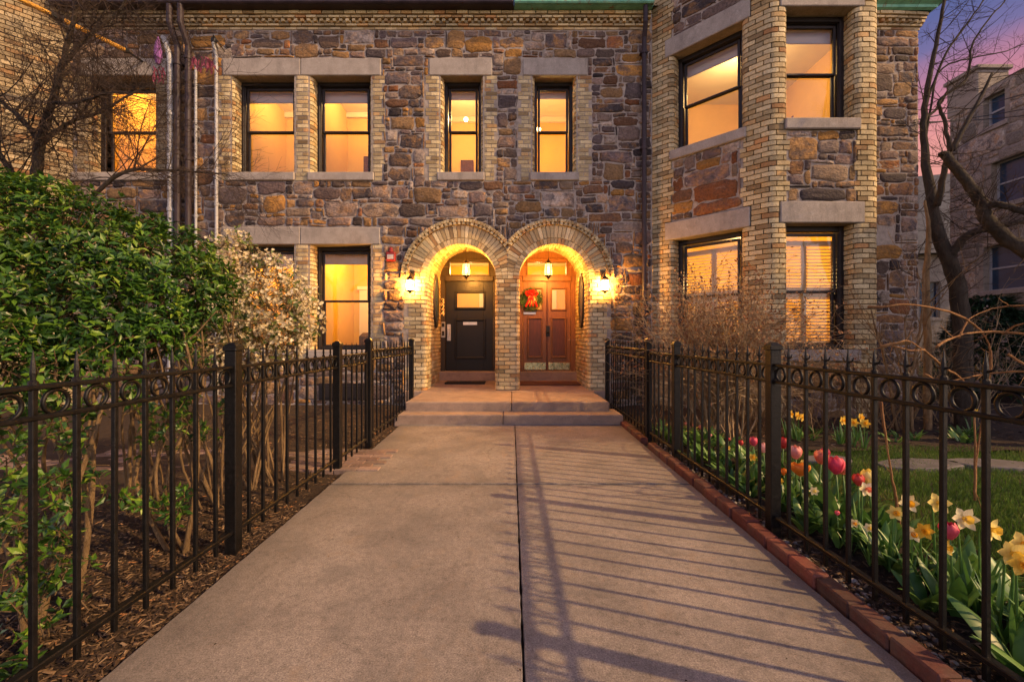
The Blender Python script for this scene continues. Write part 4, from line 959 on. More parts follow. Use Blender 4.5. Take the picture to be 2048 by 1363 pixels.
cu=bpy.data.curves.new('house_number','FONT'); cu.body='3\n2\n4'; cu.size=.165; cu.align_x='CENTER'; cu.space_line=.78; cu.extrude=.006; cu.bevel_depth=.0015
o=bpy.data.objects.new('house_number',cu); C.objects.link(o); cu.materials.append(M['brass']); o.location=(dx(740+424/2.9)-.0,YD-.032,dzf(400+602/2.9)); o.rotation_euler=(PI/2,0,0)
_me=bpy.data.meshes.new_from_object(o); _lc=o.location.copy(); bpy.data.objects.remove(o); o=bpy.data.objects.new('house_number',_me); C.objects.link(o); o.location=_lc; o.rotation_euler=(PI/2,0,0)
tag(o,'brass house number 324 in upright digits beside the black door','house number')
t=thing('door_intercom','steel intercom panel on the frame beside the black door handle','intercom',(A1-.57,YD,1.5))
m=MB(); x,z=cz(414,797); x2,z2=cz(438,706); m.box(x,x2,YD-.05,YD-.018,z,z2,ch=.006); obj('intercom_case',m,M['steel'],t)
m=MB(); m.box(x+.015,x2-.015,YD-.054,YD-.05,z2-.11,z2-.03); m.box(x+.02,x2-.02,YD-.056,YD-.05,z+.04,z+.14); obj('intercom_keypad',m,M['blackplastic'],t)
# wreath
wc=cz(935,577); wx,wz=wc; wy=YD-.075
t=thing('wreath','green wreath with a large red bow on the wooden double doors','wreath',(wx,wy,wz))
m=MB(); rr=random.Random(3)
for i in range(1500):
    a=rr.uniform(0,2*PI); q=rr.gauss(.012,.034); p=Vector((wx+(.155+q)*math.cos(a),wy+rr.uniform(-.03,.03),wz+(.165+q)*math.sin(a)))
    d=Vector((math.cos(a+rr.uniform(-1.4,1.4)),rr.uniform(-.8,.2),math.sin(a+rr.uniform(-1.4,1.4)))).normalized()*rr.uniform(.03,.06); s_=d.cross(Vector((0,1,.2))).normalized()*.006
    m.add([p-s_,p+s_,p+d],[(0,1,2)],rr.random())
m.torus((wx,wy+.02,wz),(0,1,0),.16,.028,24,6); obj('greenery',m,M['wreath'],t)
m=MB()
def ribbon(pts,w):
    vs=[]
    for i,p in enumerate(pts):
        p=Vector(p); tn=(Vector(pts[min(i+1,len(pts)-1)])-Vector(pts[max(0,i-1)])).normalized(); sd=tn.cross(Vector((0,-1,0))).normalized()*w*(1 if not hasattr(w,'__len__') else 1)
        vs+=[tuple(p-sd+Vector((0,.012*math.sin(i*1.3),0))),tuple(p+sd-Vector((0,.014*math.sin(i*1.3),0)))]
    m.add(vs,[(2*i,2*i+1,2*i+3,2*i+2) for i in range(len(pts)-1)],rr.random())
bz=wz+.10; by=wy-.06
for s_ in (-1,1):
    ribbon([(wx,by,bz),(wx+s_*.05,by-.03,bz+.045),(wx+s_*.11,by-.05,bz+.06),(wx+s_*.125,by-.04,bz+.02),(wx+s_*.09,by-.02,bz-.03),(wx+s_*.04,by,bz-.01),(wx,by,bz)],.024)
    ribbon([(wx,by,bz),(wx+s_*.03,by-.02,bz+.06),(wx+s_*.05,by-.03,bz+.10),(wx+s_*.02,by-.05,bz+.09),(wx,by-.02,bz+.02)],.018)
    ribbon([(wx,by,bz),(wx+s_*.03,by-.012,bz-.07),(wx+s_*.07,by-.02,bz-.14),(wx+s_*.10,by-.015,bz-.20),(wx+s_*.12,by-.02,bz-.27)],.021)
    ribbon([(wx,by,bz),(wx+s_*.01,by-.02,bz-.08),(wx+s_*.03,by-.03,bz-.17),(wx+s_*.035,by-.02,bz-.26)],.016)
m.lathe((wx,by-.03,bz),[(0,-.03),(.026,-.018),(.032,0),(.026,.018),(0,.03)],10,r=.7); obj('bow',m,M['ribbon'],t)
for nm,x0,x1,y0,y1,mt,lb in (('door_mat',A1-.42,A1+.38,8.45,8.80,'matdark','small dark door mat before the black door'),('door_mat',A2-.6,A2+.58,8.25,8.8,'matbrown','wide brown door mat before the wooden double doors')):
    m=MB(); m.box(x0,x1,y0,y1,.275+(y0-YF)*.028,.312+(y0-YF)*.02,ch=.006); tag(obj(nm,m,M[mt]),lb,'door mat','door mats in the porches')
# yellow pole, windsock and streamers on the attached house
t=thing('flag_pole','yellow pole slanting down from the upper corner across the attached house','pole',at(10,-15,6.3))
m=MB(); p0,p1=at(-40,-40,5.9),at(252,101,7.35); m.tube([p0,p1],.036,10); obj('pole',m,M['yellow'],t)
m=MB(); q=p0.lerp(p1,.47); dd=(p1-p0).normalized(); m.tube([q-dd*.07,q+dd*.07],.055,10); obj('collar',m,M['blackplastic'],t); m=MB(); m.tube([p1-dd*.02,p1+dd*.03],.045,10); m.tube([p1,p1+Vector((.03,.32,.0))],.02,8); obj('bracket',m,M['blackplastic'],t)
def streamers(c,n,mt,l,sp,rr):
    m=MB()
    for i in range(n):
        a=rr.uniform(0,2*PI); p=c+Vector((rr.uniform(-sp,sp),rr.uniform(-.05,.05),rr.uniform(-.03,.03))); pts=[p]
        for k in range(4): p=p+Vector((rr.uniform(-.03,.03)+math.cos(a)*.02,rr.uniform(-.02,.02),-l/4)); pts.append(p)
        w=.012; vs=[]
        for k,p in enumerate(pts): vs+=[tuple(p+Vector((-w,.006*math.sin(k*2+i),0))),tuple(p+Vector((w,0,0)))]
        m.add(vs,[(2*k,2*k+1,2*k+3,2*k+2) for k in range(4)],rr.random())
    return m
t=thing('windsock','purple cloth windsock with pink tails hanging before the lintel of the attached house','windsock',at(315,110,7.2))
m=MB(); c=at(316,88,7.2); m.lathe(c,[(.01,.12),(.035,.03),(.055,-.1),(.06,-.22),(.03,-.34)],10,r=.5,cap=False)
for k in range(0,len(m.r)): m.r[k]=rng.random()
obj('sock',m,M['purple'],t); obj('tail',streamers(at(315,135,7.2),9,M['pink'],.24,.10,rng),M['pink'],t)
o=obj('ribbon_streamer',streamers(at(402,118,7.3),18,M['pink'],.2,.2,rng),M['pink']); tag(o,'bunch of pink ribbon streamers caught at the brown downspouts','streamers')
# ------------------------------------------------------------------ plants
def rv(r): 
    v=Vector((r.gauss(0,1),r.gauss(0,1),r.gauss(0,1))); return v.normalized()
def leafq(mb,p,d,up,l,w,r,fold=.25,curl=.15):
    d=Vector(d).normalized(); s=d.cross(up)
    if s.length<1e-3: s=d.orthogonal()
    s.normalize(); n=s.cross(d)
    a=p+d*l*.45; t=p+d*l-n*l*curl
    mb.add([p,a-s*w+n*w*fold,a+s*w+n*w*fold,t,a-n*l*curl*.15],[(0,4,1),(0,2,4),(4,3,1),(2,3,4)],r)
def grow(mb,p,d,L,r0,lv,sp,rr,tips=None):
    s=sp[lv]; n=s.get('n',5); pts=[Vector(p)]; rad=[r0]; d=Vector(d).normalized()
    for i in range(n):
        d=(d+rv(rr)*s.get('wob',.15)+Vector((0,0,s.get('up',0)))).normalized(); pts.append(pts[-1]+d*L/n); rad.append(r0*(1-(1-s.get('tip',.45))*(i+1)/n))
    mb.tube(pts,rad,s.get('sides',5),r=rr.random(),cap=lv==0)
    if tips is not None and lv>=len(sp)-2: tips.append((pts[-1],d)); 
    if tips is not None and lv==len(sp)-1: tips.append((pts[n//2],d))
    if lv+1<len(sp):
        k=s.get('kids',4); k=rr.randint(max(1,int(k*.7)),int(k*1.3+.5))
        for i in range(k):
            f=s.get('f0',.25)+(1-s.get('f0',.25))*(i+rr.random())/k; f=min(.999,f); j=int(f*n); q=pts[j].lerp(pts[j+1],f*n-j)
            dd=(pts[j+1]-pts[j]).normalized(); ax=rv(rr).cross(dd).normalized(); an=rr.uniform(*s.get('ang',(.5,1.0)))
            nd=(dd*math.cos(an)+ax*math.sin(an)); rb=r0*(1-(1-s.get('tip',.45))*f)
            grow(mb,q,nd,L*rr.uniform(*s.get('lr',(.45,.75)))*(1-.35*f),max(s.get('min',.0012),rb*s.get('rr',.55)),lv+1,sp,rr,tips)
def limb(mb,ctrl,rads,n=6,sub=4,wob=.0,rr=random):
    """smooth tube through control points; returns the sampled points"""
    P=[Vector(c) for c in ctrl]; pts=[];rad=[]
    for i in range(len(P)-1):
        a=P[max(0,i-1)];b=P[i];c=P[i+1];d=P[min(len(P)-1,i+2)]
        for k in range(sub):
            t=k/sub; q=.5*((2*b)+(c-a)*t+(2*a-5*b+4*c-d)*t*t+(3*b-a-3*c+d)*t**3); pts.append(q+rv(rr)*wob); rad.append(rads[i]*(1-t)+rads[i+1]*t)
    pts.append(P[-1]);rad.append(rads[-1]); mb.tube(pts,rad,n,r=.5); return pts,rad
def px(*t,Y=5.0): return [at(a,b,(c[0] if c else Y)) for a,b,*c in t]

# --- big evergreen shrub behind the left fence
rr=random.Random(21)
t=thing('evergreen_shrub','big glossy evergreen shrub bulging over the fence, tan stems bare below','shrub',(-2.6,2.4,0))
blobs=[(-130,505,2.2,.50),(20,505,2.4,.46),(120,512,2.5,.45),(215,545,2.55,.42),(305,558,2.65,.39),(372,588,2.75,.28),(60,600,2.3,.36),(190,610,2.4,.36),(280,640,2.5,.28),(-80,600,2.1,.4),(330,640,2.7,.2),(400,560,2.8,.14),(-60,720,2.0,.30),(40,700,2.25,.26),(150,690,2.4,.2),(250,680,2.55,.16)]
B=[(at(a,b,c),d) for a,b,c,d in blobs]
lf=MB(); tw=MB()
def inside(p,skip): return any((p-c).length<r*.80 for k,(c,r) in enumerate(B) if k!=skip)
def whorl(mb,p,d,n,l,rr,bright=0):
    d=d.normalized(); a=d.orthogonal().normalized(); b=d.cross(a); q0=rr.uniform(0,6)
    for k in range(n):
        q=q0+k*2.4+rr.uniform(-.3,.3); el=rr.uniform(.15,.95); dr=(a*math.cos(q)+b*math.sin(q))*math.cos(el)+d*math.sin(el); dr=(dr+Vector((0,0,-.1))).normalized()
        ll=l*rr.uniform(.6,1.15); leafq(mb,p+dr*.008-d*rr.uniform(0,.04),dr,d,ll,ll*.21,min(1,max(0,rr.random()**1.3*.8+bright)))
for bi,(c,r) in enumerate(B):
    n=int(1950*r*r)*2
    for i in range(n):
        u=rv(rr); 
        if u.z<-.75: continue
        k=1+.16*mnoise.noise(u*2.2+c*2)+.10*mnoise.noise(u*6+c); rad=r*k*(1-.34*rr.random()**2.2); p=c+u*rad
        if inside(p,bi) and rr.random()<.9: continue
        d=(u*.8+Vector((0,0,.75))+rv(rr)*.35).normalized(); whorl(lf,p,d,rr.randint(6,9),.053,rr,.30 if u.z>.15 and rad>r*k*.82 and rr.random()<.6 else 0)  # upper outer leaves lighter: sunlit top put into the leaf colour, with yellow tips
        if rr.random()<.25: tw.tube([p-d*.02,c+u*rad*.55],[.0025,.004],3,cap=False)
for sx,sy,ty,tx,spread in ((150,1250,1.78,0,.3),(60,1320,1.7,-60,.3),(355,1105,2.4,0,.3),(250,1040,2.6,0,.3),(430,1020,2.75,0,.2),(20,1120,2.2,0,.3),(120,1010,2.9,0,.3),(320,1000,2.95,0,.3)):
    base=at(sx,sy,F*(H+.02)/(sy-CY))
    for k in range(rr.randint(3,5)):
        ang=rr.uniform(0,2*PI); c,r=B[min(range(len(B)),key=lambda i:(Vector((B[i][0].x,B[i][0].y,0))-Vector((base.x,base.y,0))).length+rr.uniform(0,.5))]
        e=c+Vector((rr.uniform(-.2,.2),rr.uniform(-.15,.15),rr.uniform(-.2,.1))); m1=base.lerp(e,.3)+Vector((rr.uniform(-.12,.12),rr.uniform(-.12,.12),0)); m2=base.lerp(e,.65)+Vector((rr.uniform(-.12,.12),rr.uniform(-.1,.1),0))
        r0=rr.uniform(.008,.015); limb(tw,[base+Vector((rr.uniform(-.04,.04),rr.uniform(-.04,.04),-.06)),m1,m2,e],[r0,r0*.85,r0*.6,r0*.35],7,5,.004,rr)
        for q in range(2):
            pp=m2.lerp(e,rr.random()); dd=(rv(rr)+Vector((0,0,.6))).normalized(); tw.tube([pp,pp+dd*.15,pp+dd*.3+rv(rr)*.05],[.006,.005,.003],5,cap=False)
# young sprigs low on the stems
for (a,b,Y,s) in ((40,900,1.75,.10),(90,960,1.8,.12),(150,880,1.95,.10),(120,1080,1.75,.12),(30,1010,1.62,.10),(60,1150,1.66,.10),(330,820,2.3,.14),(350,860,2.3,.12),(250,1000,2.2,.10),(300,1010,2.25,.10),(360,1000,2.35,.09),(345,1040,2.3,.07),(200,760,2.0,.14),(110,800,2.0,.12),(270,790,2.2,.12),(150,1130,1.75,.08),(20,1200,1.55,.08),(380,800,2.5,.1),(230,700,2.2,.2),(90,700,2.0,.2),(400,730,2.7,.12),(20,850,1.6,.13),(70,800,1.9,.14),(170,820,2.1,.12),(10,960,1.5,.12),(110,1000,1.7,.12),(60,1060,1.65,.13),(180,960,2.0,.1),(410,870,2.6,.1),(300,870,2.3,.12),(100,1200,1.62,.1),(20,1290,1.5,.1),(450,800,2.8,.1)):
    c=at(a,b,Y)
    for k in range(int(70*s)+3):
        p=c+rv(rr)*s*rr.uniform(.2,1); d=(rv(rr)+Vector((0,0,.8))).normalized(); whorl(lf,p,d,rr.randint(4,7),.052,rr,.15); tw.tube([p,p-d*.07+rv(rr)*.02],[.0018,.003],3,cap=False)
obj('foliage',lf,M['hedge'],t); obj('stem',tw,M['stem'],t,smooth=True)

# --- blossom shrub
rr=random.Random(22)
t=thing('blossom_shrub','cream blossom covered shrub with thin bare stems between evergreen shrub and lit window','shrub',(-2.3,3.7,0))
blobs=[(500,590,3.8,.44),(560,625,3.7,.36),(450,570,3.9,.36),(545,550,3.85,.22),(440,640,3.7,.34),(520,690,3.65,.28),(590,600,3.75,.19),(570,690,3.6,.2),(470,710,3.6,.22),(435,485,3.9,.09),(474,478,3.9,.10),(600,660,3.7,.14),(400,690,3.6,.25)]
bl=MB(); lf=MB(); tw=MB(); cen=[]
for a,b,Y,r in blobs:
    c=at(a,b,Y); cen.append(c)
    for i in range(int(1500*r*r)+14):
        u=rv(rr); k=1+.25*mnoise.noise(u*3+c*3); p=c+u*r*k*(1-.45*rr.random()**1.6); fl=.5+.5*mnoise.noise(p*4.5)
        if rr.random()<(.66 if a>430 else .3):
            for q in range(rr.randint(4,9)):
                e=p+rv(rr)*.028; n=(u+rv(rr)*.9+Vector((0,-.3,.2))).normalized()
                sz=rr.uniform(.007,.012); s0=rr.random()*.7+.3*rr.random(); a1=n.orthogonal().normalized(); b1=n.cross(a1); w0=rr.uniform(0,1.3)
                for z in range(5):
                    w=w0+z*2*PI/5; dd=a1*math.cos(w)+b1*math.sin(w); sd=n.cross(dd); bl.add([e,e+dd*sz*.9-sd*sz*.5+n*sz*.35,e+dd*sz*1.5+n*sz*.5,e+dd*sz*.9+sd*sz*.5+n*sz*.35],[(0,1,2,3)],s0)
        else:
            for q in range(rr.randint(3,6)): dd=(rv(rr)+u*.5).normalized(); leafq(lf,p+rv(rr)*.02,dd,u,rr.uniform(.03,.06),.012,rr.random())
        if rr.random()<.6: tw.tube([p+(p-c)*.08,p.lerp(c,.6)+Vector((0,0,-.05))],[.0018,.0035],3,cap=False)
for sx,sy in ((430,1000),(500,985),(545,975),(560,965),(470,960),(400,960),(520,955)):
    base=at(sx,sy,F*(H+.02)/(sy-CY))
    for k in range(4):
        e=rr.choice(cen)+rv(rr)*.12; m1=base.lerp(e,.35)+rv(rr)*.07; m2=base.lerp(e,.7)+rv(rr)*.07; r0=rr.uniform(.006,.013); limb(tw,[base+rv(rr)*.03,m1,m2,e],[r0,r0*.85,r0*.6,r0*.3],5,4,.003,rr)
obj('blossom',bl,M['blossom'],t); obj('foliage',lf,M['sprig'],t); obj('stem',tw,M['stem'],t,smooth=True)

# --- bare tree at the left
rr=random.Random(23)
t=thing('bare_tree','bare twiggy tree rising behind the evergreen shrub before the attached house','tree',at(75,700,4.3))
tr=MB(); tg=MB(); Y=4.3
b0=at(85,345,Y)
limbs=[([at(70,800,Y),at(72,500,Y),at(74,345,Y),at(80,285,Y)],[.06,.055,.045,.04]),
 ([at(80,285,Y),at(100,220,Y-.05),at(125,130,Y-.1),at(140,70,Y-.15),at(160,-10,Y-.2),at(185,-80,Y-.2)],[.036,.030,.026,.020,.015,.010]),
 ([at(80,285,Y),at(45,240,Y),at(5,205,Y),at(-60,150,Y-.1)],[.027,.022,.018,.010]),
 ([at(82,290,Y),at(130,250,Y+.1),at(195,225,Y+.2),at(260,190,Y+.2),at(310,165,Y+.3)],[.024,.019,.015,.010,.006]),
 ([at(76,400,Y),at(20,340,Y),at(-10,290,Y)],[.03,.026,.018]),
 ([at(105,205,Y-.1),at(150,205,Y-.3),at(230,185,Y-.4),at(300,200,Y-.5)],[.016,.012,.008,.004]),
 ([at(160,420,Y),at(240,348,Y),at(320,340,Y+.1),at(420,345,Y+.1),at(470,352,Y+.1)],[.02,.018,.013,.008,.003]),
 ([at(125,130,Y-.1),at(175,75,Y),at(240,20,Y+.1),at(270,-40,Y+.1)],[.02,.016,.012,.008])]
spT=[dict(n=5,wob=.16,kids=6,ang=(.4,1.1),lr=(.5,.85),rr=.6,tip=.4,sides=4,up=.02,min=.0016),dict(n=4,wob=.2,kids=5,min=.0012,ang=(.4,1.1),lr=(.45,.8),rr=.65,tip=.5,sides=3),dict(n=3,wob=.22,kids=0,sides=3,tip=.6)]
for i,(c,r) in enumerate(limbs):
    pts,rad=limb(tr,c,r,8,6,.006,rr)
    if i==0: continue
    for k in range(len(pts)):
        if k<3: continue
        for q in range(rr.choice((1,2,3))):
            d=(rv(rr)+Vector((.35,-.1,.1))).normalized(); grow(tg,pts[k],d,rr.uniform(.3,.85),min(.0065,rad[k]*.42),0,spT,rr)
obj('trunk',tr,M['bark'],t,smooth=True); obj('crown',tg,M['twig'],t)

# --- tree, slim trunk and shrubs at the right
rr=random.Random(24)
t=thing('bare_tree','bare tree with a curved dark trunk beside the stone corner of the house','tree',at(1925,800,5.6))
tr=MB(); tg=MB(); Y=5.6
limbs=[([at(1935,880,Y),at(1925,760,Y),at(1924,660,Y),at(1912,560,Y),at(1880,480,Y),at(1862,390,Y),at(1848,290,Y),at(1850,215,Y),at(1868,110,Y),at(1885,20,Y),at(1895,-60,Y)],[.12,.105,.095,.088,.075,.058,.04,.034,.025,.019,.014]),
 ([at(1895,520,Y),at(1935,470,Y-.2),at(1990,455,Y-.4),at(2060,440,Y-.5)],[.06,.045,.035,.025]),
 ([at(1850,215,Y),at(1885,120,Y),at(1925,60,Y),at(1965,5,Y),at(1985,-40,Y)],[.018,.014,.011,.008,.006]),
 ([at(1852,235,Y),at(1880,210,Y),at(1895,180,Y)],[.02,.014,.008]),
 ([at(1900,300,Y-.3),at(1888,240,Y-.3),at(1877,208,Y-.3),at(1895,187,Y-.3),at(1935,155,Y-.3),at(1945,90,Y-.3),at(1975,40,Y-.3),at(2012,0,Y-.3),at(2020,-40,Y-.3)],[.024,.02,.018,.016,.014,.011,.009,.007,.005]),
 ([at(1875,410,Y-.1),at(1890,330,Y-.3),at(1900,300,Y-.3)],[.04,.03,.026]),
 ([at(1850,300,Y),at(1875,150,Y+.1),at(1935,118,Y+.1),at(2000,105,Y+.1),at(2060,85,Y+.1)],[.014,.011,.009,.007,.005]),
 ([at(1905,300,Y-.6),at(1940,235,Y-.6),at(1985,145,Y-.6)],[.03,.022,.012])]
spR=[dict(n=5,wob=.14,kids=4,ang=(.4,1.0),lr=(.4,.75),rr=.6,tip=.4,sides=4,up=.05),dict(n=4,wob=.2,kids=3,ang=(.4,1.0),lr=(.4,.8),rr=.65,tip=.5,sides=3),dict(n=3,wob=.2,kids=0,sides=3,tip=.6)]
for i,(c,r) in enumerate(limbs):
    pts,rad=limb(tr,c,r,9,5,.008,rr)
    for k in range(6,len(pts)):
        for _q in range(2 if rr.random()<(.8 if i in(0,1,5) else .45) else 0): grow(tg,pts[k],(rv(rr)+Vector((.2,-.2,.3))).normalized(),rr.uniform(.2,.55),min(.006,rad[k]*.4),0,spR,rr)
obj('trunk',tr,M['bark'],t,smooth=True); obj('crown',tg,M['twig'],t)
t=thing('pruned_tree','thick sawn off tree limbs reaching in at the edge before the far tan house','tree',at(2200,900,4.6))
tr=MB(); tg=MB(); Y=4.6
limbs=[([at(2250,1000,4.4),at(2230,800,4.4),at(2150,600,4.5),at(2070,515,4.5),at(2010,475,4.6),at(1975,440,4.6),at(1962,405,4.6),at(1935,365,4.6),at(1888,308,4.6)],[.11,.10,.085,.074,.066,.062,.055,.048,.042]),
 ([at(1965,415,4.6),at(2000,410,4.5),at(2055,425,4.4),at(2120,430,4.3)],[.04,.035,.03,.02])]
for i,(c,r) in enumerate(limbs):
    pts,rad=limb(tr,c,r,10,5,.010,rr)
    for k in range(10 if i==0 else 3,len(pts)):
        for q in range(2):
            if rr.random()<.97: grow(tg,pts[k],(rv(rr)+Vector((-.2,-.2,.25))).normalized(),rr.uniform(.2,.5),.005,0,spR,rr)
tr.lathe(at(1888,308,4.6)+Vector((-.01,0,0)),[(0,-.02),(.04,-.01),(.044,.01),(.025,.026),(0,.03)],9)
obj('trunk',tr,M['bark'],t,smooth=True); obj('crown',tg,M['twig'],t)
t=thing('slim_tree','slim bare young tree with upright fanning stems at the house corner','tree',at(1812,860,5.3))
tr=MB(); tg=MB(); Y=5.3
spS=[dict(n=6,wob=.10,kids=6,ang=(.3,.8),lr=(.4,.7),rr=.55,tip=.35,sides=5,up=.06,f0=.3),dict(n=5,wob=.16,kids=4,ang=(.4,.9),lr=(.4,.7),rr=.6,tip=.45,sides=3,up=.03),dict(n=3,wob=.2,kids=0,sides=3,tip=.6)]
for a,b,w,h in ((1806,870,-.25,1.6),(1812,872,.05,2.0),(1820,868,.3,1.5),(1815,866,-.1,1.2)):
    p=at(a,b,F*H/(b-CY)*.999); p=Vector((gx(a,Y),Y+rr.uniform(-.1,.1),0)); grow(tr,p,(w*.4,0,1),h,.022,0,spS,rr)
pts,rad=limb(tr,[Vector((gx(1856,5.45),5.45,-.05)),at(1855,700,5.45),at(1852,560,5.45),at(1858,470,5.45),at(1850,400,5.45)],[.045,.042,.036,.026,.012],7,5,.006,rr)
for k in range(8,len(pts)): grow(tg,pts[k],(rv(rr)+Vector((0,0,.4))).normalized(),rr.uniform(.3,.6),.006,0,spR,rr)
obj('trunk',tr,M['stem'],t,smooth=True); obj('crown',tg,M['twig'],t)
# red budded shrub at the bay
rr=random.Random(25)
t=thing('red_budded_shrub','dense bare shrub with small red buds below the lit shutters of the bay','shrub',(2.35,5.1,0))
tg=MB(); bd=MB(); tips=[]
spB=[dict(n=6,wob=.17,kids=9,ang=(.35,1.0),lr=(.45,.75),rr=.6,tip=.45,sides=4,f0=.3,min=.003),dict(n=5,wob=.24,kids=5,min=.0022,ang=(.4,1.1),lr=(.4,.75),rr=.65,tip=.5,sides=3),dict(n=4,wob=.28,kids=0,sides=3,tip=.6)]
for k in range(54):
    a=rr.uniform(0,2*PI); b=Vector((2.48+rr.gauss(0,.14),5.1+rr.gauss(0,.12),-.02)); d=Vector((math.cos(a)*rr.uniform(.1,.55),math.sin(a)*.35,1)); grow(tg,b,d,rr.uniform(.95,1.75),.0125,0,spB,rr,tips)
for p,d in tips:
    if p.z>.75 and rr.random()<.85:
        for q in range(rr.randint(1,2)): leafq(bd,p+rv(rr)*.01,(d+rv(rr)*.8).normalized(),rv(rr),rr.uniform(.02,.042),.010,rr.random())
obj('stem',tg,M['redtwig'],t); obj('bud',bd,M['redbud'],t)
rr=random.Random(26)
spD=[dict(n=5,wob=.14,kids=5,ang=(.3,.9),lr=(.4,.7),rr=.6,tip=.4,sides=4,f0=.2,min=.0028),dict(n=4,min=.002,wob=.22,kids=3,ang=(.4,1.0),lr=(.4,.75),rr=.65,tip=.5,sides=3),dict(n=3,wob=.25,kids=0,sides=3,tip=.6)]
for k,(cx,cy,n,h,lab) in enumerate(((3.05,5.35,26,.75,'low tangle of tan dry twigs below the angled bay window'),(3.85,5.55,24,.85,'tan dry twiggy shrub below the front bay window'),(4.85,5.5,26,1.0,'dry twiggy shrub against the right edge of the bay'),(2.2,6.2,12,.6,'thin dry shrub by the downspout'),(6.2,6.0,18,1.5,'tall thin bare shrub against the stone corner of the house'))):
    t=thing('twiggy_shrub',lab,'shrub',(cx,cy,0),'dry shrubs along the bay'); tg=MB()
    for q in range(n):
        a=rr.uniform(0,2*PI); grow(tg,(cx+rr.gauss(0,.2),cy+rr.gauss(0,.1),-.02),(math.cos(a)*rr.uniform(.1,.9),math.sin(a)*.4,1),h*rr.uniform(.6,1.2),.0075,0,spD,rr)
    obj('stem',tg,M['stem'] if k not in (3,4) else M['redtwig'],t)
# climbing rose vine on the wall right of the lantern
t=thing('climbing_vine','dry vine stems climbing the stone wall beside the right wall lantern','vine',(2.1,YF,0)); tg=MB()
for q in range(16):
    x=rr.uniform(2.0,2.3); pts=[Vector((x,YF-.06,.2))]; d=Vector((rr.uniform(-.15,.1),0,1))
    for k in range(14): d=(d+Vector((rr.uniform(-.35,.35),0,rr.uniform(-.1,.1)))).normalized(); pts.append(pts[-1]+d*.15); pts[-1].y=YF-.05-rr.uniform(0,.06); pts[-1].x=min(2.32,max(1.86,pts[-1].x))
    tg.tube(pts,[.006*(1-.05*k) for k in range(15)],4,r=rr.random(),cap=False)
    for k in range(7,15):
        if rr.random()<.7: grow(tg,pts[k],Vector((rr.uniform(-1,1),-.35,rr.uniform(-.4,1))),rr.uniform(.12,.3),.003,1,spD,rr)
obj('stem',tg,M['stem'],t)
# arching rose canes in front
rr=random.Random(27)
t=thing('arching_canes','orange brown arching rose canes looping over the right fence','shrub',at(1925,1000,2.75)); tg=MB(); Y=2.75
for c,r in (([(1735,614),(1770,613),(1815,608),(1870,616),(1920,632),(1955,655),(1974,680),(1982,715),(1979,750),(1970,800),(1955,900),(1950,1000)],.0085),([(1874,692),(1890,682),(1915,672),(1945,665),(2000,664),(2070,672),(2140,700)],.009),
          ([(1918,675),(1932,645),(1950,630),(1985,617),(2030,611),(2090,614)],.0065),([(2005,668),(2030,652),(2075,640)],.007),([(1762,692),(1800,684),(1817,682),(1850,702),(1890,735),(1924,758),(1945,800),(1950,900),(1950,1000)],.0075),
          ([(1850,748),(1885,763),(1925,757),(1980,746),(2070,742)],.0075),([(1780,690),(1820,700),(1850,698)],.005),([(2016,708),(2050,730)],.008),([(1762,800),(1768,850),(1776,905),(1785,960),(1795,1010),(1800,1060)],.009),([(1780,690),(1740,700)],.004)):
    pts,rad=limb(tg,[at(a,b,Y+.12*math.sin(a*.02)) for a,b in c],[r*(.75+.25*math.sin(k*1.7+1)) for k in range(len(c))],7,4,.0025,rr)
    for k in range(2,len(pts),3):
        if rr.random()<.6: d=rv(rr); tg.tube([pts[k],pts[k]+d*.012],[.003,.0006],4,cap=False)
    for k in range(3,len(pts),4):
        if rr.random()<.5: grow(tg,pts[k],rv(rr),rr.uniform(.05,.16),.0025,2,spD,rr)
obj('cane',tg,M['cane'],t,smooth=True)
# dark conifer shrub far right
t=thing('conifer_shrub','dark green conifer shrub in front of the far tan house','shrub',(9.4,8.4,0)); cf=MB()
for i in range(2600):
    h=rr.random(); a=rr.uniform(0,2*PI); r0=1.15*(1-h*.75)*rr.uniform(.5,1); p=Vector((9.4+r0*math.cos(a),8.4+r0*math.sin(a),.1+h*1.9)); d=Vector((math.cos(a),math.sin(a),rr.uniform(-.3,.5))).normalized(); s_=d.cross(Vector((0,0,1))).normalized()
    for q in range(3):
        dd=(d+rv(rr)*.5).normalized(); leafq(cf,p,dd,Vector((0,0,1)),rr.uniform(.1,.2),.022,rr.random())
obj('foliage',cf,M['conifer'],t); cf=MB(); cf.tube([(9.4,8.4,-.1),(9.4,8.4,1.6)],[.08,.03],7); obj('stem',cf,M['bark'],t)

# ------------------------------------------------------------------ bulbs in flower
rr=random.Random(30)
def strapleaf(mb,a,l,w,lean,bend,r):
    d=Vector((math.cos(a),math.sin(a),0)); sd=Vector((-d.y,d.x,0)); vs=[];n=6; ang=lean; p=d*.012+Vector((0,0,-.02))
    for i in range(n+1):
        f=i/n; ww=w*(math.sin(PI*min(1,f*.82+.15))**.8)*(0 if i==n else 1); up=(d*math.sin(ang)+Vector((0,0,1))*math.cos(ang)); nn=up.cross(sd)
        vs+=[tuple(p-sd*ww-nn*ww*.35),tuple(p),tuple(p+sd*ww-nn*ww*.35)]; p=p+up*l/n; ang+=bend/n
    mb.add(vs,[x for i in range(n) for x in ((3*i,3*i+1,3*i+4,3*i+3),(3*i+1,3*i+2,3*i+5,3*i+4))],r)
petmat={}
def pmat(nm,c1,c2,f=.3):
    t=NT(nm); c=t.ramp(t.rnd(),[(0,c1),(1,c2)]); g=t.noise(60,5,.6,(3,3,.4)); t.col(t.mix(1,c,t.ramp(g,[(.3,.8),(.7,1.12)]),'MULTIPLY')); t.rough(.5); t.translucent(c,f); petmat[nm]=t.mat; return t.mat
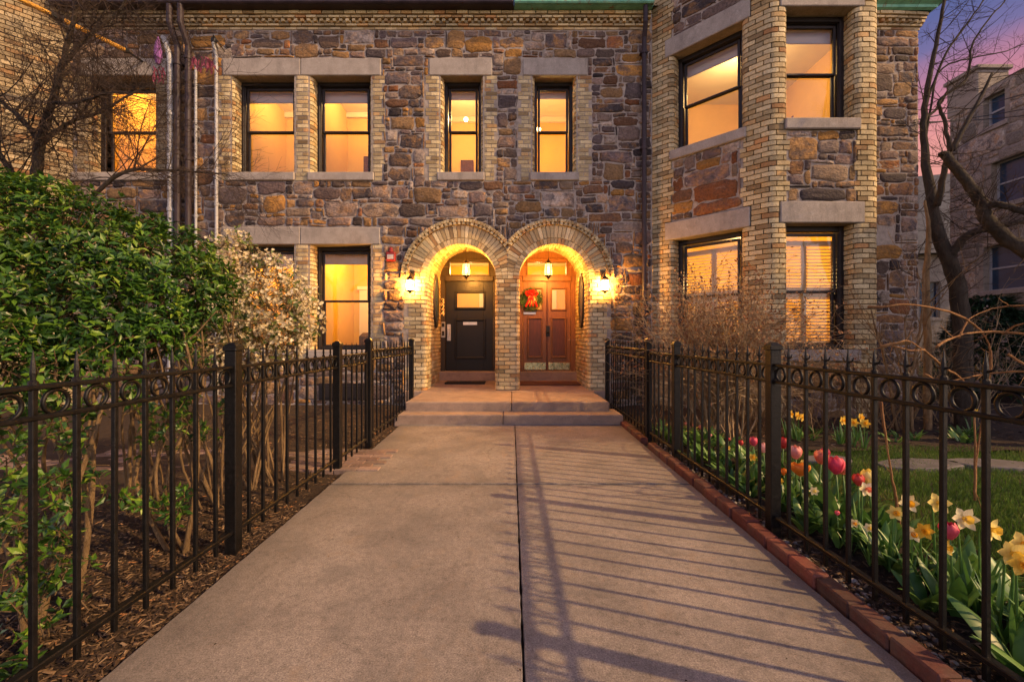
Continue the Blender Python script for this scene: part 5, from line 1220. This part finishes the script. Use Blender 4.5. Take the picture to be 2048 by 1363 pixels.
PM={'pink':pmat('pink_petal',(.62,.045,.10),(.78,.16,.20)),'red':pmat('red_petal',(.50,.03,.03),(.66,.09,.07)),'coral':pmat('coral_petal',(.75,.20,.12),(.85,.36,.22)),'palepink':pmat('pale_pink_petal',(.74,.26,.22),(.85,.45,.38)),'orange':pmat('orange_petal',(.78,.22,.03),(.88,.36,.05)),'cream':pmat('pale_yellow_petal',(.86,.66,.14),(.92,.78,.26)),'white':pmat('cream_white_petal',(.84,.76,.40),(.90,.84,.56)),'yellow':pmat('yellow_petal',(.78,.50,.05),(.86,.62,.10)),'gold':pmat('golden_trumpet',(.80,.38,.02),(.86,.50,.04))}
def petal(mb,a,r0,h,w,open_,r,tipin=.35):
    vs=[];n=6;m=4
    for i in range(n+1):
        f=i/n; rad=r0*(math.sin(PI*min(.86,.10+f*.62))**.9)*(1+open_*f)-(tipin*r0*max(0,f-.75)*2.2)*(1-open_); z=h*f; ww=w*math.sin(PI*(.10+.86*f))**.7
        for j in range(m+1):
            t=(j/m-.5)*2; da=t*ww/max(.010,r0); rj=rad*(1-.05*abs(t)); vs.append((rj*math.cos(a+da),rj*math.sin(a+da),z-.05*h*abs(t)*f))
    mb.add(vs,[(i*(m+1)+j,i*(m+1)+j+1,(i+1)*(m+1)+j+1,(i+1)*(m+1)+j) for i in range(n) for j in range(m)],r)
def make_tulip(color,h,open_=0.0,sz=1.0):
    o=thing('tulip','','tulip',(0,0,0)); 
    b=MB(); 
    for k in range(3): petal(b,k*2*PI/3,.030*sz,.062*sz,.030*sz,open_,rr.random())
    for k in range(3): petal(b,k*2*PI/3+PI/3,.026*sz,.066*sz,.030*sz,open_,rr.random())
    b.v=[(x,y,z+h-.062*sz) for x,y,z in b.v]; obj('bloom',b,PM[color],o,smooth=True,local=True)
    s=MB(); s.tube([(0,0,-.03),(.006,.003,h*.5),(0,0,h-.058*sz)],[.0052,.0048,.0045],6,r=.6); obj('stem',s,M['strap'],o,smooth=True,local=True)
    l=MB()
    for k in range(4): strapleaf(l,k*1.9+rr.uniform(-.4,.4),rr.uniform(.20,.30),rr.uniform(.022,.034),rr.uniform(.15,.45),rr.uniform(.3,1.0),rr.random())
    obj('leaf',l,M['strap'],o,smooth=True,local=True); return o
def make_daff(pet,cor,h,sz=1.0):
    o=thing('daffodil','','daffodil',(0,0,0)); T_=Matrix.Translation((0,-.03,h))@Matrix.Rotation(R(82),4,'X')
    b=MB()
    for k in range(6):
        a=k*PI/3; d=Vector((math.cos(a),math.sin(a),0)); s=Vector((-d.y,d.x,0)); L=.042*sz; zo=.004*(k%2); vs=[]
        for f,w in ((.1,.006),(.4,.0145),(.7,.0115),(1.0,.0008)):
            c=d*L*f+Vector((0,0,zo+.010*f*f)); vs+=[T_@(c-s*w*sz+Vector((0,0,.003))),T_@c,T_@(c+s*w*sz+Vector((0,0,.003)))]
        b.add(vs,[q for i in range(3) for q in ((3*i,3*i+1,3*i+4,3*i+3),(3*i+1,3*i+2,3*i+5,3*i+4))],rr.random())
    obj('petals',b,PM[pet],o,smooth=True,local=True)
    c=MB(); n=16; pr=[(.007,0),(.0085,.010),(.0105,.020),(.015,.028)]; vs=[]
    for q,(r_,z) in enumerate(pr):
        for j in range(n): w=2*PI*j/n; k=1+(.10*math.sin(w*6) if q==3 else 0); vs.append(T_@Vector((r_*sz*k*math.cos(w),r_*sz*k*math.sin(w),z*sz)))
    c.add(vs,[(i*n+j,i*n+(j+1)%n,(i+1)*n+(j+1)%n,(i+1)*n+j) for i in range(3) for j in range(n)]+[tuple(range(n))],rr.random()); obj('trumpet',c,PM[cor],o,smooth=True,local=True)
    s=MB(); s.tube([(0,.0,-.03),(.004,.004,h*.5),(0,.006,h-.03),(0,.004,h+.004),(0,-.026,h)],[.0045,.0042,.004,.004,.005],6,r=.6); obj('stem',s,M['strap'],o,smooth=True,local=True)
    l=MB()
    for k in range(6): strapleaf(l,k*1.1+rr.uniform(-.4,.4),rr.uniform(.20,.32),rr.uniform(.007,.011),rr.uniform(.05,.3),rr.uniform(.1,.9),rr.random())
    obj('leaf',l,M['strap'],o,smooth=True,local=True); return o
def place(o,pxx,py,X,hb,label,group,rz=None,first=True):
    """stand the flower on the ground at side distance X so that its bloom shows where it grows in the bed"""
    Y=F*X/(pxx-CX); z=H-(py-CY)/F*Y; g=.0
    s=max(.55,min(1.35,(z-g)/hb)); r_=rr.uniform(-.5,.5) if rz is None else rz
    o.location=(X,Y,z-hb*s if abs(z-hb*s)<.06 else 0); o.scale=(s,s,s); o.rotation_euler=(rr.uniform(-.06,.06),rr.uniform(-.06,.06),r_); o['label']=label; o['group']=group
GT='tulips in the bed behind the right fence'; GD='daffodils in the bed behind the right fence'
TL=[('pink',1675,930,2.02,1.12,'large bright pink tulip beside a coral one past the fence'),('coral',1692,935,2.10,1.0,'coral tulip half hidden behind the large bright pink tulip'),('red',1716,957,2.06,.85,'small red pink tulip beside the pale yellow tulip'),('cream',1742,953,2.15,1.1,'large pale yellow tulip beside the small red pink one'),
 ('pink',1910,1062,1.95,.95,'low magenta pink tulip nearest the camera, under the pale daffodil'),('palepink',1591,903,2.02,1.05,'pale pink tulip just right of the tall middle post'),('coral',1632,912,2.05,1.0,'orange coral tulip standing alone on a tall stem'),
 ('red',1560,884,2.15,1.05,'red tulip touching the tall middle post'),('pink',1506,882,2.1,1.1,'round pink red tulip left of the middle post'),('red',1481,884,2.1,.9,'dark red tulip left of the round pink red one'),('palepink',1530,895,2.0,1.0,'pale red striped tulip low beside the middle post'),
 ('coral',1402,877,2.2,1.15,'tall orange red tulip farther back near the shrub'),('coral',1372,887,2.1,.9,'peach tulip farthest left in the bed'),('coral',1388,885,2.15,.8,'smaller peach tulip second from the left in the bed'),('pink',1676,1088,1.9,.7,'closed dark pink tulip bud low among the leaves')]
TL+=[('red',1455,900,2.2,.85,'small red tulip near the left end of the bed, above the pale yellow daffodil'),('coral',1540,925,2.05,.9,'coral tulip low beside the tall middle post'),('palepink',1420,905,2.1,.8,'small pale pink tulip near the left end of the bed'),('pink',1650,905,2.3,.9,'bright pink tulip standing behind the coral one at the lawn edge'),('cream',1610,925,2.25,.85,'small cream tulip behind the wide open orange one')]
TL=[(c,a,b,X,s_*1.12,l) for c,a,b,X,s_,l in TL]
for c,a,b,X,sz,lab in TL: place(make_tulip(c,.36,.06 if c!='cream' else .0,sz),a,b,X,.36-.03*sz,lab,GT)
o=make_tulip('orange',.30,.9,1.15); place(o,1600,938,1.98,.27,'wide open orange yellow tulip low beside the middle post',GT)
o=make_tulip('orange',.30,.5,.8); place(o,1570,945,1.95,.27,'half open small orange tulip beside the wide open one',GT)
DL=[('white','cream',1660,995,1.98,'cream daffodil below the large bright pink tulip'),('white','coral',1722,975,2.02,'cream daffodil with coral cup beside the pale yellow tulip'),('white','yellow',1740,1050,1.92,'cream daffodil low in front of the fence picket'),('white','gold',1818,1003,2.05,'white petalled golden daffodil at the lawn edge'),('yellow','gold',1845,1052,1.95,'deep yellow daffodil facing the walk'),('white','gold',1818,1060,1.92,'small cream daffodil with golden cup tucked behind a picket'),('white','yellow',1925,1035,2.02,'pale daffodil above the magenta pink tulip'),('cream','yellow',1995,1092,1.92,'lower of the two big yellow daffodils at the frame edge'),('cream','gold',2018,1072,2.0,'upper of the two big yellow daffodils at the frame edge'),('yellow','gold',1506,912,1.95,'small yellow daffodil low behind the fence bars'),('white','cream',1630,980,1.95,'tiny cream daffodil left of the cream one'),('cream','yellow',1456,895,2.1,'pale yellow daffodil farther back among the leaves'),('white','cream',1440,862,2.6,'white daffodil farthest back by the shrub')]
DL+=[('cream','gold',1780,1020,1.98,'pale yellow daffodil between two pickets left of the white petalled golden one'),('yellow','gold',1880,1090,1.9,'deep yellow daffodil below the magenta pink tulip'),('cream','yellow',1960,1050,2.05,'pale yellow daffodil between the pale one and the big yellow pair'),('yellow','gold',2030,1120,1.9,'deep yellow daffodil under the big yellow pair at the frame edge'),('white','gold',1700,1040,1.92,'white daffodil with golden cup low among the leaves'),('yellow','gold',1560,960,1.95,'deep yellow daffodil by the foot of the tall middle post'),('cream','yellow',1870,1000,2.1,'pale yellow daffodil tallest of those at the lawn edge')]
for p,c,a,b,X,lab in DL: place(make_daff(p,c,.36,1.12),a,b,X,.36,lab,GD,rr.uniform(-.9,.4))
base=make_daff('yellow','gold',.30,1.25); k0=0
for a,b,Y in ((1588,862,5.0),(1690,858,4.75),(1706,866,4.6),(1728,872,4.55),(1680,868,4.7),(1715,852,4.9),(1575,870,5.1),(1598,872,4.9),(1945,858,5.2)):
    X=gx(a,Y); o=base if k0==0 else dup(base,(0,0,0)); k0+=1; o.location=(X,Y,max(0,H-(b-CY)/F*Y-.30)); o.rotation_euler=(0,0,rr.uniform(-.6,.6)); o.scale=(1,1,1); o['label']='small yellow daffodil in the back bed at the foot of the bay'; o['group']='small daffodils in the back bed'
# leaf clumps without flowers
cl=thing('leaf_clump','','plant',(0,0,0)); l=MB()
for k in range(16): strapleaf(l,rr.uniform(0,6.3),rr.uniform(.14,.30),rr.uniform(.008,.03),rr.uniform(.1,.6),rr.uniform(.2,1.2),rr.random())
obj('leaf',l,M['strap'],cl,smooth=True,local=True)
n=0
for a in range(64):
    Y=1.25+4.2*(a/64)**1.1; X=rr.uniform(1.82,2.35)
    o=cl if n==0 else dup(cl,(0,0,0)); n+=1; o.location=(X,Y,-.01); o.rotation_euler=(0,0,rr.uniform(0,6.3)); s=rr.uniform(.8,1.25); o.scale=(s,s,s*rr.uniform(.7,1.0)); o['label']='clump of flowerless green bulb leaves in the tulip bed'; o['group']='leaf clumps in the tulip bed'
for a in range(16):
    X=rr.uniform(3.1,6.2); Y=rr.uniform(4.75,5.3); o=dup(cl,(X,Y,.0),rr.uniform(0,6.3),'clump of green leaves in the dark back bed beyond the lawn','leaf clumps in the back bed',rr.uniform(.5,.85))
bigl=MB(); 
for k in range(5): strapleaf(bigl,k*1.3+.5,rr.uniform(.24,.34),rr.uniform(.045,.06),rr.uniform(.2,.5),rr.uniform(.7,1.4),rr.random())
o=thing('broad_leaf_plant','plant with big broad green leaves nearest the camera in the tulip bed','plant',(1.82,1.5,0)); obj('leaf',bigl,M['strap'],o,smooth=True,local=True)
# ------------------------------------------------------------------ grass, litter, chips
rs=np.random.RandomState(4)
def blades(n,fx,h0,h1,w):
    mb=MB()
    for i in range(n):
        x,y=fx(); z=lawnz(x,y); h=rs.uniform(h0,h1); a=rs.uniform(0,6.28); dx_,dy_=math.cos(a),math.sin(a); l=rs.uniform(.1,.7)*h; ww=w*rs.uniform(.7,1.3)
        mb.add([(x-dy_*ww,y+dx_*ww,z-.005),(x+dy_*ww,y-dx_*ww,z-.005),(x+dx_*l*.4+dy_*ww*.7,y+dy_*l*.4-dx_*ww*.7,z+h*.6),(x+dx_*l,y+dy_*l,z+h),(x+dx_*l*.4-dy_*ww*.7,y+dy_*l*.4+dx_*ww*.7,z+h*.6)],[(0,1,2,3,4)],min(1,max(0,.5+.5*mnoise.noise(Vector((x*1.6,y*1.6,0)))+rs.uniform(-.35,.35))))
    return mb
def lx():
    while True:
        y=.9+3.75*rs.random()**.85; x=rs.uniform(2.28,1.3*y+1.6)
        if x>2.28 and not(y>lawnedge(x)): return x,y
struct('lawn_grass',blades(52000,lx,.022,.055,.0022),M['grass'],'stuff')
def chips(n,fx,fz,l0,l1,mat,name,flat=.35):
    mb=MB()
    for i in range(n):
        x,y=fx(); l=rs.uniform(l0,l1); w=l*rs.uniform(.12,.4); a=rs.uniform(0,6.28); e=rs.uniform(-flat,flat); d=Vector((math.cos(a)*math.cos(e),math.sin(a)*math.cos(e),math.sin(e))); s=Vector((-math.sin(a),math.cos(a),rs.uniform(-.5,.5))).normalized(); p=Vector((x,y,fz(x,y)+abs(math.sin(e))*l*.5+.004)); n_=d.cross(s)*w*.25
        mb.add([p-d*l/2-s*w/2,p+d*l/2-s*w/3,p+d*l/2+s*w/3,p-d*l/2+s*w/2,p-d*l*.3+n_,p+d*l*.3+n_],[(0,1,5,4),(1,2,5),(2,3,4,5),(3,0,4)],rs.random_sample()**1.3)
    return struct(name,mb,mat,'stuff')
def lb():
    while True:
        y=rs.uniform(.9,7.5) if rs.random_sample()<.45 else rs.uniform(.9,3.2); x=xl(y)-abs(rs.normal(0,.55)) if rs.random_sample()<.6 else rs.uniform(-5,-1.5)
        if not(3.84<y<4.6): return min(x,xl(y)-.01),y
chips(24000,lb,bedz,.010,.042,M['chip'],'mulch_chips')
def rb():
    y=rs.uniform(.8,7.0) if rs.random_sample()<.35 else rs.uniform(.8,3.0); return xr(y)+.10+abs(rs.normal(0,.22)),y
chips(7000,rb,bedr,.010,.04,M['chip'],'bed_litter')
chips(3500,lambda:(rs.uniform(2.5,9),rs.uniform(4.6,6.3)),lambda x,y:.03,.015,.06,M['chip'],'back_bed_litter')
mb=MB()
for i in range(1500):
    y=.8+4.2*rs.random_sample()**1.5; x=xr(y)+.10+abs(rs.normal(.06,.05)); r_=rs.uniform(.006,.019); z=bedr(x,y)+r_*.3; q=rs.random_sample(); a=rs.uniform(.7,1.3)
    vs=[(x+r_*a*math.cos(k*PI/3)*c,y+r_*math.sin(k*PI/3)*c,z+r_*.7*h) for h,c in ((-.5,.8),(.2,1),(.8,.55)) for k in range(6)]
    mb.add(vs,[(j*6+k,j*6+(k+1)%6,(j+1)*6+(k+1)%6,(j+1)*6+k) for j in (0,1) for k in range(6)]+[tuple(12+k for k in range(6))],q)
struct('edge_pebbles',mb,M['pebble'],'stuff',True)
mb=MB(); lr=random.Random(9)
for i in range(70):
    y=lr.uniform(1.0,5.9); x=lr.uniform(-1.4,1.4); x=x if abs(x)>.7 or lr.random()<.5 else x*1.8; l=lr.uniform(.006,.02); a=lr.uniform(0,6.3); d=Vector((math.cos(a),math.sin(a),.15)); leafq(mb,Vector((max(-1.4,min(1.4,x)),y,.004)),d,Vector((0,0,1)),l,l*.3,lr.random())
struct('fallen_bits',mb,M['chip'],'stuff')
# ------------------------------------------------------------------ houses beyond, cables
def house_far(name,label,x0,y0,x1,y1,z1,wins,parapet=True,depth=7,roofz=None):
    t=thing(name,label,'house',(x0,y0,0)); P=frame_of((x0,y0),(x1-x0,y1-y0)); L=math.hypot(x1-x0,y1-y0)
    w=MB(); hs=[(a,b,c,d) for a,b,c,d in wins]
    backing(w,P,0,L,-.2,z1,hs,0); w.quad(P(0,0,-.2),P(0,depth,-.2),P(0,depth,z1),P(0,0,z1)); w.quad(P(L,0,-.2),P(L,depth,-.2),P(L,depth,z1),P(L,0,z1)); w.quad(P(0,depth,-.2),P(L,depth,-.2),P(L,depth,z1),P(0,depth,z1)); w.quad(P(0,0,z1),P(L,0,z1),P(L,depth,z1),P(0,depth,z1))
    for a,b,c,d in hs:
        w.quad(P(a,0,c),P(a,.3,c),P(a,.3,d),P(a,0,d)); w.quad(P(b,0,c),P(b,.3,c),P(b,.3,d),P(b,0,d)); w.quad(P(a,0,d),P(b,0,d),P(b,.3,d),P(a,.3,d)); w.quad(P(a,0,c),P(b,0,c),P(b,.3,c),P(a,.3,c))
    obj('wall',w,M['stucco'],t)
    for a,b,c,d in hs:
        f=MB(); s=.035
        f.box(a,a+s,.18,.28,c,d,fr=P); f.box(b-s,b,.18,.28,c,d,fr=P); f.box(a+s,b-s,.18,.28,d-s,d,fr=P); f.box(a+s,b-s,.18,.28,c,c+s,fr=P); f.box(a+s,b-s,.2,.26,(c+d)/2-.025,(c+d)/2+.025,fr=P)
        o=obj('window',f,M['white'],t); g=MB(); g.quad(P(a,.23,c),P(b,.23,c),P(b,.23,d),P(a,.23,d)); obj('pane',g,M['darkglass'],o); g=MB(); g.box(a-.1,b+.1,-.06,.2,c-.14,c-.003,fr=P,ch=.01); obj('sill',g,M['lime'],o)
    return t,P,L
t,P,L=house_far('tan_stone_house','tan stone house with dark blue windows beyond the garden at the edge',14.0,13.55,14.0,2.0,8.55,[(.95,1.5,7.4,8.3),(1.15,2.3,5.05,6.3),(.95,2.1,2.6,3.9)])
q=MB(); q.box(-.06,.85,-.06,.9,8.2,9.25,fr=P,ch=.03); q.box(-.12,.91,-.12,.96,9.25,9.37,fr=P,ch=.02); obj('parapet',q,M['stucco'],t)
q=MB(); stones(q,P,0,4.4,.0,8.5,lambda u,z:not any(a-.1<u<b+.1 and c-.14<z<d for a,b,c,d in ((.95,1.5,7.4,8.3),(1.15,2.3,5.05,6.3),(.95,2.1,2.6,3.9))),91,.085,.012); obj('stone_facing',q,M['farstone'],t,smooth=True)
q=MB(); q.add([P(.9,.0,8.55),P(.9,4,10.0),P(1.8,4,10.2),P(1.8,.0,8.6)],[(0,1,2,3)]); q.add([P(1.8,.0,8.6),P(L,.0,8.6),P(L,4,10.2),P(1.8,4,10.2)],[(0,1,2,3)]); q.add([P(1.8,-.15,8.55),P(L,-.15,8.55),P(L,.1,8.68),P(1.8,.1,8.68)],[(0,1,2,3)]); obj('roof',q,M['slate'],t)
t,P,L=house_far('far_house','pale house with grey slate roof far behind the curved bare tree',17.0,21.0,24.0,19.0,5.2,[(.9,1.7,2.2,3.9),(.9,1.7,.2,1.4),(2.6,3.4,2.2,3.9)],depth=8)
q=MB(); q.add([P(-.4,-.4,5.2),P(L+.4,-.4,5.2),P(L+.4,4,10.2),P(-.4,4,10.2),P(-.4,8.4,5.2),P(L+.4,8.4,5.2)],[(0,1,2,3),(3,2,5,4),(0,3,4),(1,5,2)]); obj('roof',q,M['slate'],t)
for k,(a,b,c) in enumerate(((243,168,.05),(252,194,.02),(247,203,.015))):
    p0=Vector((XR-.1,YF-.04,H-(a-CY)/F*YF)); p1=at(2048,b,11); e=p0+(p1-p0)*4.0; m=MB(); pts=[]
    for i in range(25):
        f=i/24; p=p0.lerp(e,f); p.z-=4*.35*f*(1-f)*(1+k*.2); pts.append(p)
    m.tube(pts,.011,5); tag(obj('overhead_cable',m,M['blackplastic']),['upper black overhead cable leaving the stone corner','middle black overhead cable leaving the stone corner','lower black overhead cable leaving the stone corner'][k],'cable','overhead cables')

# ------------------------------------------------------------------ light, sky, camera
sc=bpy.context.scene
SUN_EL,SUN_AZ=32.0,None
sd=Vector((.945,-.325,0)).normalized()*math.cos(R(SUN_EL))+Vector((0,0,math.sin(R(SUN_EL))))     # towards the sun
l=bpy.data.lights.new('sun','SUN'); l.energy=3.3; l.angle=R(.8); l.color=(1.0,.62,.27)
o=bpy.data.objects.new('sun',l); C.objects.link(o); o.rotation_euler=(-sd).to_track_quat('-Z','Y').to_euler()
w=bpy.data.worlds.new('World'); sc.world=w; w.use_nodes=True; nt=w.node_tree; bg=nt.nodes['Background']
sky=nt.nodes.new('ShaderNodeTexSky'); sky.sky_type='NISHITA'; sky.sun_disc=False; sky.sun_elevation=R(SUN_EL); sky.sun_rotation=math.atan2(sd.x,sd.y)
tc=nt.nodes.new('ShaderNodeTexCoord'); sp=nt.nodes.new('ShaderNodeSeparateXYZ'); nt.links.new(tc.outputs['Generated'],sp.inputs[0])
ad=nt.nodes.new('ShaderNodeMath'); ad.operation='ADD'; ns=nt.nodes.new('ShaderNodeTexNoise'); ns.inputs['Scale'].default_value=2.5; ns.inputs['Detail'].default_value=5
mp=nt.nodes.new('ShaderNodeMapping'); mp.inputs['Scale'].default_value=(1,1,5); nt.links.new(tc.outputs['Generated'],mp.inputs[0]); nt.links.new(mp.outputs[0],ns.inputs[0])
mm=nt.nodes.new('ShaderNodeMath'); mm.operation='MULTIPLY_ADD'; mm.inputs[1].default_value=.10; mm.inputs[2].default_value=-.05; nt.links.new(ns.outputs['Fac'],mm.inputs[0]); nt.links.new(sp.outputs['Z'],ad.inputs[0]); nt.links.new(mm.outputs[0],ad.inputs[1])
cr=nt.nodes.new('ShaderNodeValToRGB'); cr.color_ramp.elements.remove(cr.color_ramp.elements[1])
stops=[(0.0,(.30,.12,.08)),(.20,(.62,.24,.15)),(.31,(.60,.22,.19)),(.37,(.42,.15,.20)),(.43,(.13,.105,.24)),(.50,(.065,.085,.23)),(1.0,(.10,.12,.26))]
for i,(p,c) in enumerate(stops):
    e=cr.color_ramp.elements[0] if i==0 else cr.color_ramp.elements.new(p); e.position=p; e.color=(*c,1)
nt.links.new(ad.outputs[0],cr.inputs[0])
m1=nt.nodes.new('ShaderNodeMix'); m1.data_type='RGBA'; m1.blend_type='ADD'; m1.inputs[0].default_value=1.0
vs=nt.nodes.new('ShaderNodeMix'); vs.data_type='RGBA'; vs.blend_type='MULTIPLY'; vs.inputs[0].default_value=1.0; vs.inputs[7].default_value=(NISH*.94,NISH*.81,NISH*.78,1); nt.links.new(sky.outputs[0],vs.inputs[6])
v2=nt.nodes.new('ShaderNodeMix'); v2.data_type='RGBA'; v2.blend_type='MULTIPLY'; v2.inputs[0].default_value=1.0; v2.inputs[7].default_value=(RAMPK,)*3+(1,); nt.links.new(cr.outputs[0],v2.inputs[6]); v2.clamp_result=False
nt.links.new(vs.outputs[2],m1.inputs[6]); nt.links.new(v2.outputs[2],m1.inputs[7]); nt.links.new(m1.outputs[2],bg.inputs[0]); bg.inputs[1].default_value=.1
bk_=nt.nodes.new('ShaderNodeMapRange'); bk_.interpolation_type='SMOOTHSTEP'; bk_.inputs[1].default_value=.40; bk_.inputs[2].default_value=-.15; bk_.inputs[3].default_value=.06; bk_.inputs[4].default_value=1.0; nt.links.new(sp.outputs['Y'],bk_.inputs[0])
m0=nt.nodes.new('ShaderNodeMix'); m0.data_type='RGBA'; m0.blend_type='MULTIPLY'; m0.inputs[0].default_value=1.0; el=nt.nodes.new('ShaderNodeMapRange'); el.interpolation_type='SMOOTHSTEP'; el.inputs[1].default_value=.25; el.inputs[2].default_value=.8; el.inputs[3].default_value=1.25; el.inputs[4].default_value=.10; nt.links.new(sp.outputs['Z'],el.inputs[0]); em=nt.nodes.new('ShaderNodeMath'); em.operation='MULTIPLY'; nt.links.new(bk_.outputs[0],em.inputs[0]); nt.links.new(el.outputs[0],em.inputs[1]); nt.links.new(vs.outputs[2],m0.inputs[6]); nt.links.new(em.outputs[0],m0.inputs[7]); nt.links.new(m0.outputs[2],m1.inputs[6])  # unseen sky behind the camera brightened low down, added to light the facade
cam=bpy.data.cameras.new('camera'); cam.sensor_width=36; cam.lens=F/2048*36; cam.clip_end=500; cam.clip_start=.05
cam.shift_x=(1024-CX)/2048; cam.shift_y=(CY-681.5)/2048
co=bpy.data.objects.new('camera',cam); C.objects.link(co); co.location=(0,0,H); co.rotation_euler=(PI/2,0,0); sc.camera=co
sc.view_settings.view_transform='Standard'; sc.view_settings.look='None'; sc.view_settings.exposure=EXPO; sc.view_settings.gamma=1
sc.cycles.use_denoising=True
sc.cycles.max_bounces=6; sc.cycles.diffuse_bounces=3; sc.cycles.transparent_max_bounces=12; sc.cycles.sample_clamp_indirect=4.0; sc.cycles.caustics_reflective=False; sc.cycles.caustics_refractive=False
